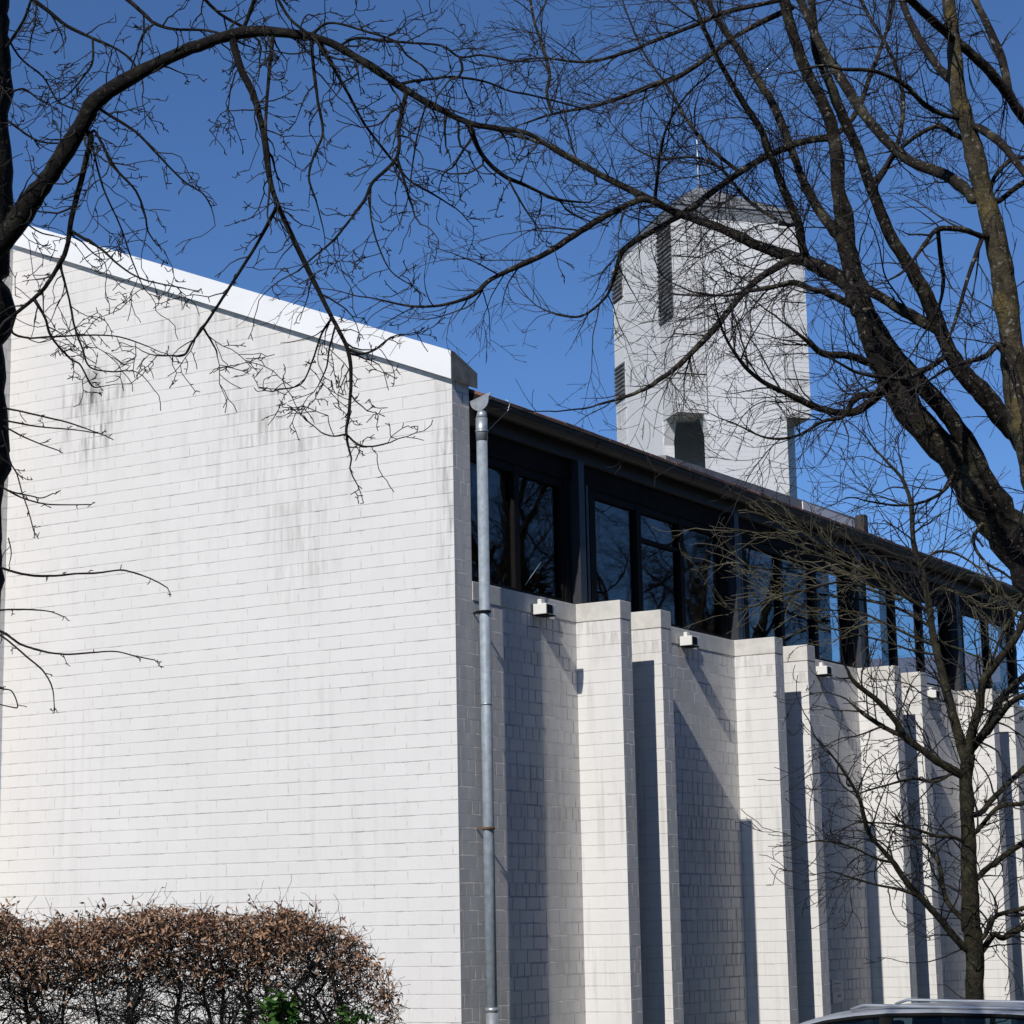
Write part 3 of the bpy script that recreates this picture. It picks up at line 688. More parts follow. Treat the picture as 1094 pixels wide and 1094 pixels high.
# ---- left tree: black silhouette, one long arching limb over the gable
lt = tag(empty('bare_tree', tuple(Vector((at(-66, 1500, 9.6).x, at(-66, 1500, 9.6).y, 0)))), 'bare black tree at the left edge with long limb arching over the gable', 'tree')
T = Tree(11, 9.6, M_bark_dark, M_twig_dark, None, 0.10)
def rebase(root, names0):
    """parent every new mesh to the root without moving it"""
    off = Vector(root.location)
    for o in COL.objects:
        if o.name not in names0 and o.type == 'MESH' and o.parent is None:
            for v in o.data.vertices: v.co -= off
            o.parent = root
names0 = {o.name for o in COL.objects}
T.limb([(-66, 1500, 102.3), (-60, 1250, 89.3), (-52, 1000, 78.1), (-52, 800, 74.4), (-43, 715, 76.3), (-36, 655, 80.0), (-37, 600, 76.3), (-32, 520, 74.4), (-29, 470, 76.3), (-28, 400, 72.5), (-27, 330, 70.7), (-26, 250, 72.5), (-22, 160, 65.1), (-21, 60, 63.2), (-22, 0, 61.4), (-26, -120, 55.8), (-34, -300, 46.5), (-44, -480, 33.5)], 'trunk', drift=0.3)
ARCH = [(-20, 275, 34.6), (8, 250, 25.9), (35, 212, 21.6), (60, 178, 19.4), (88, 132, 18.0), (103, 106, 18.7), (140, 83, 15.1), (180, 62, 13.0), (220, 46, 12.2), (258, 35, 12.2), (300, 35, 10.8), (340, 41, 9.4), (375, 58, 8.6), (410, 80, 8.3), (435, 97, 7.9), (470, 117, 7.2), (500, 131, 6.5), (530, 137, 6.1), (565, 143, 5.4), (600, 165, 4.7), (640, 188, 3.6), (672, 203, 2.2)]
T.limb(ARCH, drift=-0.5, d0=9.55)
th_ = T.thin
th_([(250, 48), (258, 75), (272, 105), (283, 150), (290, 200), (311, 250), (335, 300), (355, 340), (371, 372), (375, 400), (373, 440), (370, 458), (371, 470)], 8.5, 3.2, drift=-0.35)
th_([(370, 464), (383, 475), (398, 477), (416, 473)], 2.6, 1.6); th_([(370, 464), (355, 466), (343, 462)], 2.4, 1.5)
th_([(292, 228), (276, 258), (256, 290), (238, 318), (217, 350), (205, 366), (197, 379), (185, 380)], 4.6, 2.2); th_([(218, 348), (230, 372), (232, 380)], 2.4, 1.5)
th_([(372, 374), (385, 378), (400, 374), (410, 366), (418, 360)], 3.6, 1.8)
th_([(354, 338), (344, 356), (334, 385), (322, 410), (300, 416)], 3, 1.6)
th_([(360, 350), (352, 372), (349, 392), (340, 412)], 2.6, 1.5)
th_([(291, 38), (287, 85), (284, 140), (289, 190)], 4.5, 3)
th_([(335, 44), (336, 80), (340, 110), (345, 142), (336, 165), (330, 190), (338, 215)], 4.6, 2.2)
th_([(342, 42), (356, 72), (373, 102), (389, 132), (411, 161), (425, 178), (439, 194), (462, 207), (486, 222)], 4.2, 1.8)
th_([(435, 97), (427, 132), (424, 168), (399, 194), (389, 214), (370, 240), (355, 258), (338, 272), (318, 290)], 5.2, 2)
th_([(424, 168), (431, 190), (436, 208), (441, 222)], 3.6, 2.4); th_([(454, 115), (446, 145), (441, 175), (438, 200)], 2.6, 1.4)
th_([(392, 195), (396, 230), (404, 262), (418, 290), (440, 305)], 2.6, 1.4)
th_([(498, 132), (514, 164), (537, 187), (564, 199), (592, 212), (620, 216)], 6.2, 2.5); th_([(545, 190), (556, 215), (572, 240)], 3, 1.5)
th_([(330, 40), (345, 27), (360, 25), (389, 33), (422, 44), (435, 59), (452, 71), (464, 85)], 3.6, 1.8)
th_([(360, 50), (380, 41), (406, 43), (440, 46), (472, 49), (491, 61), (514, 59), (540, 64), (560, 66)], 3.6, 2)
th_([(425, 92), (439, 87), (462, 84), (485, 82), (518, 87), (544, 97), (570, 102), (620, 115)], 4, 2)
th_([(491, 62), (494, 74), (490, 82)], 3.4, 3)
th_([(258, 34), (264, 20), (270, 3), (276, -30)], 5.5, 4); 
th_([(97, 145), (92, 170), (87, 191), (77, 230), (71, 266), (59, 290), (47, 308), (36, 319), (13, 338)], 7.5, 4)
th_([(102, 141), (122, 178), (145, 204), (155, 230), (158, 247), (168, 262)], 3.4, 1.5)
th_([(115, 122), (145, 141), (174, 171), (197, 194), (217, 207), (226, 222)], 3.4, 1.5)
th_([(79, 248), (95, 258), (108, 266), (131, 286), (155, 299), (197, 308)], 3.8, 1.6)
th_([(38, 321), (48, 339), (55, 360), (75, 383), (86, 390), (98, 412), (108, 413)], 3.6, 1.5)
th_([(13, 345), (14, 356), (30, 361), (50, 360), (96, 358), (128, 360), (158, 370)], 2.8, 1.5)
th_([(66, 283), (74, 320), (80, 350), (88, 372), (96, 392), (118, 397), (133, 396)], 2.8, 1.5)
th_([(97, 150), (110, 200), (128, 240), (140, 275), (150, 300)], 2.6, 1.4)
LOW = []
for pl_, w0, w1 in [
    ([(4, 436), (25, 440), (50, 446), (75, 452), (114, 466)], 2.6, 1.4), ([(4, 449), (20, 452), (43, 456), (78, 459), (106, 463)], 2.4, 1.3), ([(4, 455), (20, 464), (40, 473), (62, 481)], 2.2, 1.3),
    ([(-4, 516), (12, 526), (30, 534), (55, 539), (97, 539)], 2.4, 1.3), ([(-2, 518), (12, 525), (34, 530), (45, 532), (57, 527)], 2.2, 1.3), ([(2, 490), (16, 502), (24, 528), (30, 545), (36, 567)], 2.0, 1.2),
    ([(-8, 603), (15, 611), (37, 615), (60, 615), (80, 613), (105, 612), (128, 609), (140, 611), (153, 615), (167, 621), (179, 628)], 3.0, 1.4),
    ([(-6, 652), (20, 651), (44, 652), (56, 654), (66, 658)], 2.2, 1.2),
    ([(-10, 670), (6, 677), (20, 687), (33, 692), (52, 697), (73, 699), (100, 697), (124, 696), (145, 701), (165, 705)], 3.2, 1.4),
    ([(-10, 672), (8, 684), (29, 702), (40, 711), (47, 718), (54, 730), (57, 741), (58, 756)], 2.6, 1.3),
    ([(-8, 734), (4, 736), (13, 739), (19, 755), (10, 755), (-2, 752)], 2.0, 1.2),
    ([(9, 575), (12, 590), (10, 603)], 1.6, 1.0), ([(2, 460), (14, 500), (28, 512)], 1.6, 1.0)]:
    th_(pl_, w0, w1, d0=9.5, drift=-0.25); LOW.append(len(T.limbs)-1)
UL = [([(20, -12), (53, 13), (72, 28), (99, 41), (122, 51), (138, 62), (150, 78)], 5, 2.2), ([(96, 42), (99, 66), (89, 82), (72, 102), (56, 110)], 3.2, 1.4), ([(128, -8), (155, 16), (165, 25), (184, 31), (224, 33), (250, 42)], 5, 2.6),
      ([(164, 24), (153, 36), (146, 56), (138, 79), (130, 98)], 3, 1.5), ([(-2, 60), (14, 40), (26, 20), (33, 0)], 4, 3), ([(10, 130), (40, 150), (70, 152), (95, 140)], 3, 1.6), ([(10, 100), (25, 95), (40, 105), (52, 112)], 2.6, 1.4),
      ([(210, -10), (235, 15), (262, 30)], 4, 4), ([(290, -10), (310, 20), (332, 38)], 3.5, 3), ([(10, 220), (24, 235), (42, 248), (58, 252)], 2.6, 1.4), ([(-4, 20), (20, 60), (46, 82), (62, 108), (84, 118)], 3, 1.5)]
for pl_, w0, w1 in UL: th_(pl_, w0, w1)
P_left = dict(seg=0.036, curl=0.5, wig=0.27, trop=-0.5, kid=9.5, ang=(0.6, 1.2), ratio=(0.30, 0.65), lmin=0.02, rmin=0.0021, step=0.082, L=0.40, r=0.0058, lvl=2, spur=0.5)
T.clothe(P_left, limbs=[l for i, l in enumerate(T.limbs) if i > 0 and i not in LOW], rmax=0.055, bias=Vector((0, 0, -0.15)))
P_low = dict(P_left); P_low.update(L=0.07, step=0.16, lvl=0, spur=0.8)
T.clothe(P_low, limbs=[T.limbs[i] for i in LOW])
T.finish(); print('left twigs', T.nt)
rebase(lt, names0)

# ---- right-hand tree: several dark stems leaning in from the right edge
p_ = at(1330, 1440, 11.2)
rt = tag(empty('bare_tree', (p_.x, p_.y, 0)), 'bare brown tree with several dark stems leaning in from the right edge', 'tree')
names0 = {o.name for o in COL.objects}
T = Tree(5, 11.0, M_bark_brown, M_twig_brown, None, 0.10); th_ = T.thin
T.limb([(1330, 1440, 99.0), (1310, 1200, 86.4), (1265, 900, 77.4), (1190, 720, 64.8), (1130, 640, 54.0), (1094, 592, 46.8), (1060, 547, 44.1), (1022, 492, 36.0), (979, 449, 34.2), (949, 399, 27.9), (933, 364, 25.2), (917, 311, 22.5), (906, 273, 20.7), (901, 229, 18.9), (896, 202, 16.2), (893, 155, 13.5), (880, 112, 12.6), (858, 68, 11.7), (844, 25, 11.7), (838, 0, 10.8), (826, -60, 9.0), (815, -140, 6.3)], 'trunk', drift=-0.3, d0=11.3)
F = [(862, -40, 7.0), (869, 20, 7.9), (872, 54, 9.7), (884, 83, 10.6), (898, 119, 10.6), (916, 158, 11.4), (930, 198, 12.3), (948, 245, 13.2), (970, 281, 15.0), (990, 317, 15.8), (1005, 352, 16.7), (1023, 390, 18.5), (1046, 416, 22.0), (1069, 443, 23.8), (1094, 472, 25.5), (1130, 520, 28.2), (1185, 640, 35.2), (1225, 790, 44.0)]
T.limb(F[::-1], drift=-0.9, d0=11.2)
T.limb([(1100, 600, 26), (1070, 552, 24), (1055, 520, 22), (1037, 481, 20), (1017, 449, 19), (990, 416, 17), (961, 384, 15), (938, 348, 13), (928, 330, 11)], drift=-0.2)
T.limb([(1005, 355, 14), (985, 343, 13), (955, 326, 12), (935, 314, 11), (918, 304, 10)], drift=0.1)
T.limb([(900, 268, 13), (887, 241, 11), (862, 202, 10), (844, 155, 9.5), (826, 112, 9), (808, 83, 8.5), (790, 54, 8), (765, 18, 7), (750, -20, 6)], drift=0.6)
T.limb([(918, 328, 21.1), (909, 306, 19.4), (880, 288, 15.8), (855, 277, 13.2), (819, 266, 11.4), (783, 250, 10.6), (754, 238, 9.7), (722, 227, 8.4), (700, 216, 7.9), (672, 202, 7.0), (640, 186, 6.2), (600, 162, 4.8), (570, 150, 3.5), (540, 142, 2.6)], drift=0.5)
T.limb([(860, 279, 11), (857, 262, 10), (853, 240, 10), (840, 209, 9), (826, 173, 8), (812, 137, 7.5), (786, 97, 7), (761, 50, 6), (740, 0, 5), (728, -40, 4)], drift=-0.5)
T.limb([(844, 277, 9), (819, 292, 8), (797, 310, 7.5), (779, 331, 7), (758, 357, 6.5), (722, 393, 5.5), (705, 405, 5), (690, 415, 4.2), (668, 424, 3.2), (640, 432, 2.4)], drift=-0.8)
T.limb([(895, 148, 8), (869, 149, 8), (844, 156, 8), (819, 167, 7.5), (790, 184, 7), (761, 205, 7), (736, 224, 7), (703, 244, 7), (672, 262, 6.5), (662, 275, 5), (655, 300, 4), (645, 320, 3), (620, 338, 2.4), (594, 336, 2)], drift=0.8)
T.limb([(724, 227, 7), (690, 213, 7), (656, 226, 7), (620, 247, 6.5), (583, 271, 6.2), (550, 286, 6), (524, 299, 5), (504, 316, 4.2), (472, 326, 3.6), (439, 327, 2.6), (405, 320, 1.8)], drift=-0.6)
T.limb([(846, 8, 6), (840, 11, 6), (790, 36, 5.5), (747, 68, 5.5), (722, 83, 6), (700, 90, 6), (669, 102, 4.6), (636, 113, 4), (590, 122, 2.6), (560, 132, 1.8)], drift=0.5)
T.limb([(834, 2, 5), (772, 14, 5), (747, 25, 4.6), (700, 43, 4.5), (669, 56, 4), (626, 66, 3.4), (577, 62, 2.4), (545, 68, 1.8)], drift=-0.4)
T.limb([(929, 387, 8.5), (906, 380, 8), (879, 378, 7), (862, 364, 4.5), (847, 352, 3.4), (838, 345, 2.4)], drift=-0.4)
T.limb([(951, 411, 9.5), (920, 437, 8.5), (897, 441, 8), (870, 434, 7), (844, 422, 6), (815, 408, 5), (792, 387, 4), (774, 358, 3), (765, 330, 2)], drift=-0.7)
T.limb([(914, 331, 8), (885, 314, 7), (865, 308, 6.5), (847, 302, 6), (824, 307, 5), (800, 311, 4), (772, 316, 2.8), (740, 312, 2)], drift=-0.3)
T.limb([(946, 408, 7), (935, 420, 7), (915, 425, 7), (900, 445, 5), (880, 450, 4), (850, 466, 3), (820, 468, 2.4), (790, 455, 1.8)], drift=-0.9)
T.limb([(1000, 388, 7), (979, 399, 6.5), (960, 405, 5), (940, 402, 4)], drift=-0.5)
T.limb([(893, 150, 7), (915, 120, 6), (930, 80, 5), (945, 40, 4.4), (955, 0, 4), (962, -30, 3)], drift=0.6)
T.limb([(930, 200, 7), (945, 180, 6), (960, 150, 5.4), (965, 110, 5), (960, 80, 4.4), (948, 50, 4), (930, 20, 3.4), (915, -10, 3)], drift=0.5)
T.limb([(790, 184, 4.5), (760, 160, 4), (735, 130, 3.4), (715, 95, 3), (690, 60, 2.4), (672, 20, 2), (660, -15, 1.8)], drift=0.7)
T.limb([(700, 216, 4.2), (702, 190, 4), (706, 160, 3.6), (715, 130, 3), (735, 100, 2.6), (760, 78, 2)], drift=-0.5)
T.limb([(590, 122, 3), (584, 100, 4), (587, 80, 4), (580, 50, 3.6), (570, 20, 3), (565, -15, 2.6)], drift=0.3)
T.limb([(840, 240, 4.6), (800, 215, 4), (770, 180, 3.6), (742, 168, 3), (705, 170, 2.4), (680, 160, 1.8)], drift=0.8)
T.limb([(1060, 548, 5), (1040, 575, 4), (1052, 600, 3.4), (1072, 612, 2.6), (1088, 625, 2)], drift=-0.4)
T.limb([(1025, 495, 5), (1012, 520, 4), (990, 535, 3.4), (960, 540, 2.6), (925, 535, 2)], drift=-0.6)
P_right = dict(seg=0.030, curl=0.8, wig=0.085, trop=0.0, kid=8.0, ang=(0.4, 0.95), ratio=(0.4, 0.78), lmin=0.05, rmin=0.00135, step=0.074, L=0.80, r=0.0050, lvl=3, spur=0.15)
T.clothe(P_right, limbs=T.limbs[3:], rmax=0.05)
T.clothe(P_right, limbs=T.limbs[:2], rmax=0.085, keep=0.45)
T.finish(); print('right twigs', T.nt)
rebase(rt, names0)

# ---- lichen covered tree at the right edge
p_ = at(1185, 1490, 9.6)
yt = tag(empty('lichen_tree', (p_.x, p_.y, 0)), 'slender tree with yellow lichen on its pale bark along the right edge', 'tree')
names0 = {o.name for o in COL.objects}
T = Tree(23, 9.4, M_bark_lichen, M_twig_brown, None, 0.07)
T.limb([(1185, 1490, 54), (1172, 1200, 45), (1158, 900, 38), (1138, 680, 32), (1116, 560, 29), (1098, 485, 28), (1089, 435, 27), (1083, 395, 27), (1080, 362, 26.5), (1075, 324, 26), (1070, 288, 25), (1060, 238, 24), (1046, 187, 22), (1038, 151, 20), (1028, 119, 19), (1021, 83, 18), (1019, 43, 16), (1013, 0, 15.5), (1008, -60, 13), (1003, -160, 9)], 'trunk', drift=-0.2, d0=9.6)
M_keep = T.bark; T.bark = M_bark_brown
T.limb([(1040, 212, 13), (1032, 203, 12.5), (1010, 187, 12), (974, 173, 11), (948, 151, 10.5), (923, 122, 10), (898, 83, 10), (876, 47, 9.5), (855, 0, 9), (842, -40, 8)], drift=0.8)
T.limb([(1018, 90, 10), (1006, 76, 9.5), (998, 66, 9), (981, 40, 8.5), (966, 7, 8), (955, -30, 7)], drift=0.5)
T.limb([(1017, 40, 10), (1002, 27, 9.5), (977, 4, 9), (955, -20, 8)], drift=-0.5)
T.limb([(1024, 42, 11), (1036, 56, 11), (1053, 72, 11), (1074, 97, 11), (1094, 126, 11), (1130, 165, 12), (1180, 230, 12)], drift=0.6)
T.limb([(1082, 100, 9), (1071, 65, 9), (1056, 29, 8.5), (1042, 0, 8), (1030, -40, 7)], drift=0.5)
T.limb([(1044, 136, 9), (1056, 143, 9), (1071, 155, 9), (1094, 184, 9), (1130, 230, 9)], drift=-0.5)
T.limb([(1026, 128, 6.5), (1013, 124, 6), (988, 112, 6), (966, 90, 5.5), (934, 76, 5), (902, 74, 4), (880, 70, 3), (850, 76, 2)], drift=-0.6)
T.limb([(1033, 152, 6.5), (1020, 144, 6), (1002, 135, 6), (981, 144, 5), (959, 162, 4), (945, 185, 3), (930, 210, 2)], drift=0.5)
T.limb([(1052, 253, 6.5), (1040, 249, 6), (1026, 245, 6), (1002, 245, 5.5), (990, 258, 5), (979, 273, 4), (965, 290, 3), (948, 300, 2)], drift=-0.5)
T.limb([(1003, 244, 5), (1005, 276, 4.5), (1008, 305, 4), (1000, 335, 3), (985, 360, 2)], drift=0.3)
T.limb([(1048, 258, 5.5), (1034, 297, 5), (1023, 335, 4), (1014, 360, 3), (1002, 380, 2)], drift=-0.3)
T.limb([(1078, 372, 6.5), (1066, 369, 6.5), (1052, 381, 6), (1031, 387, 5), (1012, 394, 3.6), (990, 408, 2.4)], drift=-0.4)
T.limb([(1068, 371, 7), (1075, 379, 8), (1083, 395, 8), (1089, 422, 8), (1096, 460, 6), (1100, 510, 5)], drift=-0.3)
T.limb([(1066, 215, 6), (1080, 205, 6), (1094, 195, 6), (1130, 180, 5)], drift=0.4)
T.limb([(1056, 215, 5), (1062, 190, 5), (1078, 172, 5), (1094, 168, 4), (1125, 160, 4)], drift=0.3)
P_l2 = dict(P_right); P_l2.update(L=0.5, step=0.11, lvl=2)
T.clothe(P_l2, limbs=T.limbs[1:], rmax=0.03)
T.clothe(P_l2, limbs=T.limbs[:1], rmax=0.07, keep=0.3)
T.finish(); print('lichen twigs', T.nt)
rebase(yt, names0)

# ---- small tree in front of the fins
p_ = at(1041, 1250, 19.6)
st_ = tag(empty('bare_tree', (p_.x, p_.y, 0)), 'small bare tree with greenish upper twigs standing behind the silver car', 'tree')
names0 = {o.name for o in COL.objects}
T = Tree(31, 19.6, M_bark_young, M_twig_dark, None, 0.08)
T.limb([(1042, 1250, 27.6), (1042, 1150, 22.1), (1041, 1065, 19.3), (1041, 1015, 20.2), (1037, 985, 21.2), (1036, 940, 18.4), (1034, 880, 16.6), (1032, 838, 14.7), (1035, 805, 14.7)], 'trunk', drift=0)
T.limb([(1033, 815, 12), (1020, 770, 10.5), (1011, 737, 9.5), (1002, 700, 8.5), (997, 677, 8), (992, 644, 7.5), (988, 622, 7), (983, 604, 6.5), (978, 589, 6), (975, 570, 5.4), (973, 538, 5), (964, 512, 4), (949, 495, 3), (935, 480, 2)], drift=0.5)
T.limb([(1035, 810, 11), (1037, 786, 10.5), (1046, 758, 10), (1050, 729, 9.5), (1060, 714, 8.5), (1083, 684, 8), (1098, 655, 7), (1120, 600, 5)], drift=-0.5)
T.limb([(1037, 808, 9), (1042, 795, 8.5), (1056, 774, 8), (1068, 748, 7.5), (1094, 723, 7), (1140, 690, 5)], drift=0.7)
T.limb([(1040, 800, 7), (1062, 772, 6.5), (1085, 747, 6), (1120, 735, 5)], drift=-0.8)
T.limb([(1024, 826, 10), (1013, 820, 9.5), (1001, 813, 9), (982, 799, 8), (966, 787, 8), (958, 772, 7), (939, 750, 6), (913, 729, 5), (905, 715, 3)], drift=-0.4)
T.limb([(966, 787, 5.5), (950, 780, 5), (938, 773, 5), (922, 762, 4.5), (910, 752, 2)], drift=0.2)
T.limb([(1036, 1014, 9), (1029, 1011, 8.5), (1001, 978, 7.5), (978, 953, 7.5), (966, 939, 7), (954, 921, 6), (939, 904, 5), (927, 887, 4.6), (919, 856, 4.2), (909, 836, 3.6), (892, 811, 2.4), (880, 800, 1.6)], drift=-0.7)
T.limb([(1036, 988, 6), (1031, 984, 6), (1013, 965, 5.5), (1007, 945, 5), (1004, 925, 4), (990, 905, 3), (972, 890, 2)], drift=0.4)
T.limb([(1046, 1020, 7.5), (1052, 1012, 7.5), (1062, 998, 7), (1072, 1002, 6.5), (1094, 990, 6.5), (1130, 975, 5)], drift=0.3)
T.limb([(1042, 1008, 5.5), (1052, 1000, 5), (1062, 980, 5), (1094, 970, 5), (1120, 960, 4)], drift=-0.3)
T.limb([(1038, 872, 6.5), (1048, 868, 6.5), (1062, 852, 6), (1094, 821, 6), (1130, 790, 5)], drift=0.5)
T.limb([(1041, 890, 5), (1048, 883, 5), (1062, 866, 5), (1075, 860, 5), (1094, 858, 5), (1125, 845, 4)], drift=-0.4)
T.limb([(1044, 938, 6), (1052, 930, 6), (1068, 918, 6), (1094, 900, 5.5), (1130, 880, 4)], drift=0.2)
T.limb([(1018, 826, 4), (1000, 835, 3.5), (975, 832, 3), (950, 838, 2.4), (925, 845, 1.8)], drift=-0.4)
T.limb([(1033, 905, 5), (1020, 895, 4), (1000, 893, 3.5), (975, 885, 3), (950, 880, 2.4), (915, 878, 1.6)], drift=-0.6)
T.limb([(980, 955, 4), (960, 950, 3), (935, 945, 2.4), (912, 938, 1.6)], drift=-0.3)
T.limb([(955, 922, 4), (938, 918, 3), (910, 905, 2.2), (880, 898, 1.6), (862, 900, 1.3)], drift=-0.5)
P_small = dict(seg=0.06, curl=0.5, wig=0.16, trop=0.25, kid=4.4, ang=(0.5, 1.1), ratio=(0.3, 0.7), lmin=0.05, rmin=0.0034, step=0.115, L=1.05, r=0.0095, lvl=2, spur=0.5)
T.clothe(P_small, limbs=T.limbs[1:], rmax=0.05)
T.clothe(P_small, limbs=T.limbs[:1], rmax=0.09, keep=0.5)
T.finish(); print('small twigs', T.nt)
# upper spray of long pale shoots sweeping left and right
T.tw = MB(); T.nt = 0; T.twig = M_twig_green; T.bark = M_bark_young
main = []
for pts_, w0, w1 in [
    ([(992, 660), (984, 648), (965, 636), (945, 622), (925, 612), (900, 603), (870, 590), (845, 578), (815, 570), (783, 567)], 5.5, 1.4),
    ([(984, 648), (960, 632), (930, 618), (905, 612), (880, 611), (850, 607), (820, 608), (790, 602)], 4, 1.3),
    ([(994, 668), (970, 655), (945, 645), (915, 640), (885, 636), (860, 632), (830, 622), (806, 610), (797, 602)], 4, 1.3),
    ([(960, 640), (935, 632), (905, 622), (880, 625), (845, 634), (815, 645), (785, 652), (770, 646)], 3, 1.3),
    ([(996, 690), (975, 680), (950, 668), (920, 655), (890, 652), (860, 648), (835, 640)], 3.4, 1.3),
    ([(998, 700), (975, 695), (945, 685), (915, 678), (885, 670), (862, 656)], 3, 1.2),
    ([(940, 620), (915, 600), (890, 590), (868, 575), (852, 556)], 2.6, 1.2), ([(900, 603), (880, 588), (862, 570), (840, 562)], 2.2, 1.1),
    ([(990, 640), (1005, 628), (1025, 635), (1048, 648), (1072, 652), (1094, 662)], 4, 2), ([(996, 680), (1015, 690), (1040, 700), (1062, 708)], 3, 1.4),
    ([(982, 604), (1000, 590), (1022, 592), (1050, 610), (1078, 640), (1100, 650)], 3.4, 1.6), ([(1050, 730), (1062, 700), (1070, 680), (1085, 655), (1094, 640)], 3.4, 2)]:
    main.append(T.thin(pts_, w0, w1))
P_spray = dict(P_small); P_spray.update(L=0.85, step=0.10, kid=3.5, ang=(0.25, 0.7), rmin=0.0028, trop=0.05, lvl=2, spur=0.3, r=0.006, curl=0.3)
T.clothe(P_spray, limbs=main, bias=Vector((-0.15, 0, 0)))
T.finish('upper_twigs'); print('spray', T.nt)
rebase(st_, names0)

# ------------------------------------------------------------------ clipped hedge with dead brown leaves
def leaf_mat(name, c1, c2, c3, rough=0.7):
    mt, n, b = new_mat(name)
    g_ = nd(n, 'ShaderNodeNewGeometry')
    r = ramp(n, g_.outputs['Random Per Island'], [(0.0, c1), (0.5, c2), (1.0, c3)])
    n.links.new(r.outputs[0], b.inputs['Base Color']); b.inputs['Roughness'].default_value = rough; b.inputs['Specular IOR Level'].default_value = 0.3
    return mt
M_deadleaf = leaf_mat('dead brown leaf', (0.09, 0.047, 0.029), (0.31, 0.165, 0.095), (0.55, 0.36, 0.23))
M_greenleaf = leaf_mat('laurel leaf', (0.014, 0.05, 0.009), (0.045, 0.12, 0.022), (0.10, 0.20, 0.04), 0.35)
def leaf(mb, p, d, L, wd, rng, curl=0.3):
    d = d.normalized(); s = d.cross(Vector((rng.gauss(0, 1), rng.gauss(0, 1), rng.gauss(0, 1)))).normalized(); u = d.cross(s)
    k = wd*0.5; c = [p, p+d*L*.35+s*k+u*L*curl*rng.uniform(-.4, .4), p+d*L*.38+u*L*.10, p+d*L*.35-s*k+u*L*curl*rng.uniform(-.4, .4), p+d*L*.72+s*k*.7+u*L*curl*.3, p+d*L*.72+u*L*curl*.25, p+d*L*.72-s*k*.7+u*L*curl*.3, p+d*L+u*L*curl*rng.uniform(-.2, 1)]
    mb.add(c, [(0, 1, 2), (0, 2, 3), (1, 4, 5, 2), (2, 5, 6, 3), (4, 7, 5), (5, 7, 6)])
rng = random.Random(77)
HD = 15.8
tops = [(-160, 985), (-60, 975), (-10, 968), (10, 972), (28, 990), (42, 990), (55, 980), (90, 980), (130, 974), (160, 970), (185, 966), (215, 972), (250, 974), (290, 972), (310, 969), (330, 974), (350, 984), (372, 992), (388, 1000), (404, 1022), (420, 1046), (430, 1070)]
def htop(x):
    for (xa, ya), (xb, yb) in zip(tops, tops[1:]):
        if xa <= x <= xb: return ya+(yb-ya)*(x-xa)/(xb-xa)
    return 1075
pb_ = at(180, 1300, HD)
hedge = tag(empty('hedge', (pb_.x, pb_.y, 0)), 'clipped hornbeam hedge with dead brown leaves in front of the gable', 'hedge')
names0 = {o.name for o in COL.objects}
bx = lambda x, dd, z: (lambda q: Vector((q.x, q.y, z)))(at(x, 1000, HD+dd))
def ztop(x): return at(x, htop(x), HD).z
tips = []
for i, x in enumerate(range(-140, 400, 27)):       # stems
    x = x+rng.uniform(-8, 8); dd = rng.uniform(-.12, .12); zt = ztop(x)-0.35
    pts = [bx(x, dd, -0.05)]; r = rng.uniform(0.018, 0.034); nseg = 9
    for k in range(1, nseg+1):
        pts.append(bx(x+rng.uniform(-9, 9)*k/nseg*1.6, dd+rng.uniform(-.10, .10), zt*k/nseg))
    mb = MB(); mb.tube(pts, [r*(1-0.6*k/nseg) for k in range(nseg+1)], 7); mb.build('stem', M_bark_dark, None, uv=False)
    tips.append((pts, r))
tw = MB(); lf = MB(); nl = 0
def shoot(p, d, L, r, lvl):
    global nl
    n = max(3, int(L/0.05)); st = L/n; pts = [p.copy()]; ks = []
    d = d.normalized()
    for i in range(n):
        d = (d+Vector((rng.gauss(0, 1), rng.gauss(0, 1), rng.gauss(0, 1)))*0.28).normalized(); p = p+d*st; pts.append(p.copy()); ks.append((p.copy(), d.copy()))
    tw.tube(pts, [max(0.0016, r*(1-.7*i/n)) for i in range(n+1)], 3, caps=False)
    if lvl > 0:
        for (q, dd_) in ks:
            if rng.random() < 0.62: shoot(q, dd_+Vector((rng.gauss(0, 1), rng.gauss(0, 1), rng.gauss(0, 1)))*0.9, L*rng.uniform(.35, .7), r*.6, lvl-1)
    return ks
def dens(x, y):        # share of leaves: thick crust on top, thin below and at the right end
    t = y-htop(x); k = 1.0 if t < 46 else max(0.16, 1.0-(t-46)/55)
    return k*(1 if x < 325 else 0.6)
def scatter(ks):
    global nl
    for (q, dd_) in ks:
        x, y = proj(q)
        if rng.random() < dens(x, y)*0.95:
            for _ in range(rng.choice((1, 2, 2, 3))):
                d_ = dd_*0.3+Vector((rng.gauss(0, 1), rng.gauss(0, 1), rng.gauss(0, 1)-0.35)); leaf(lf, q, d_, rng.uniform(.024, .058), rng.uniform(.008, .019), rng, .5); nl += 1
for (pts, r) in tips:
    for i in range(1, len(pts)):
        for _ in range(11 if i > 2 else 7):
            t = rng.random(); q = pts[i-1].lerp(pts[i], t); a = rng.uniform(0, 6.28)
            d_ = Vector((math.cos(a), math.sin(a), rng.uniform(-.1, .7))); L = rng.uniform(.2, .42)
            ks = shoot(q, d_, L, r*.28, 2)
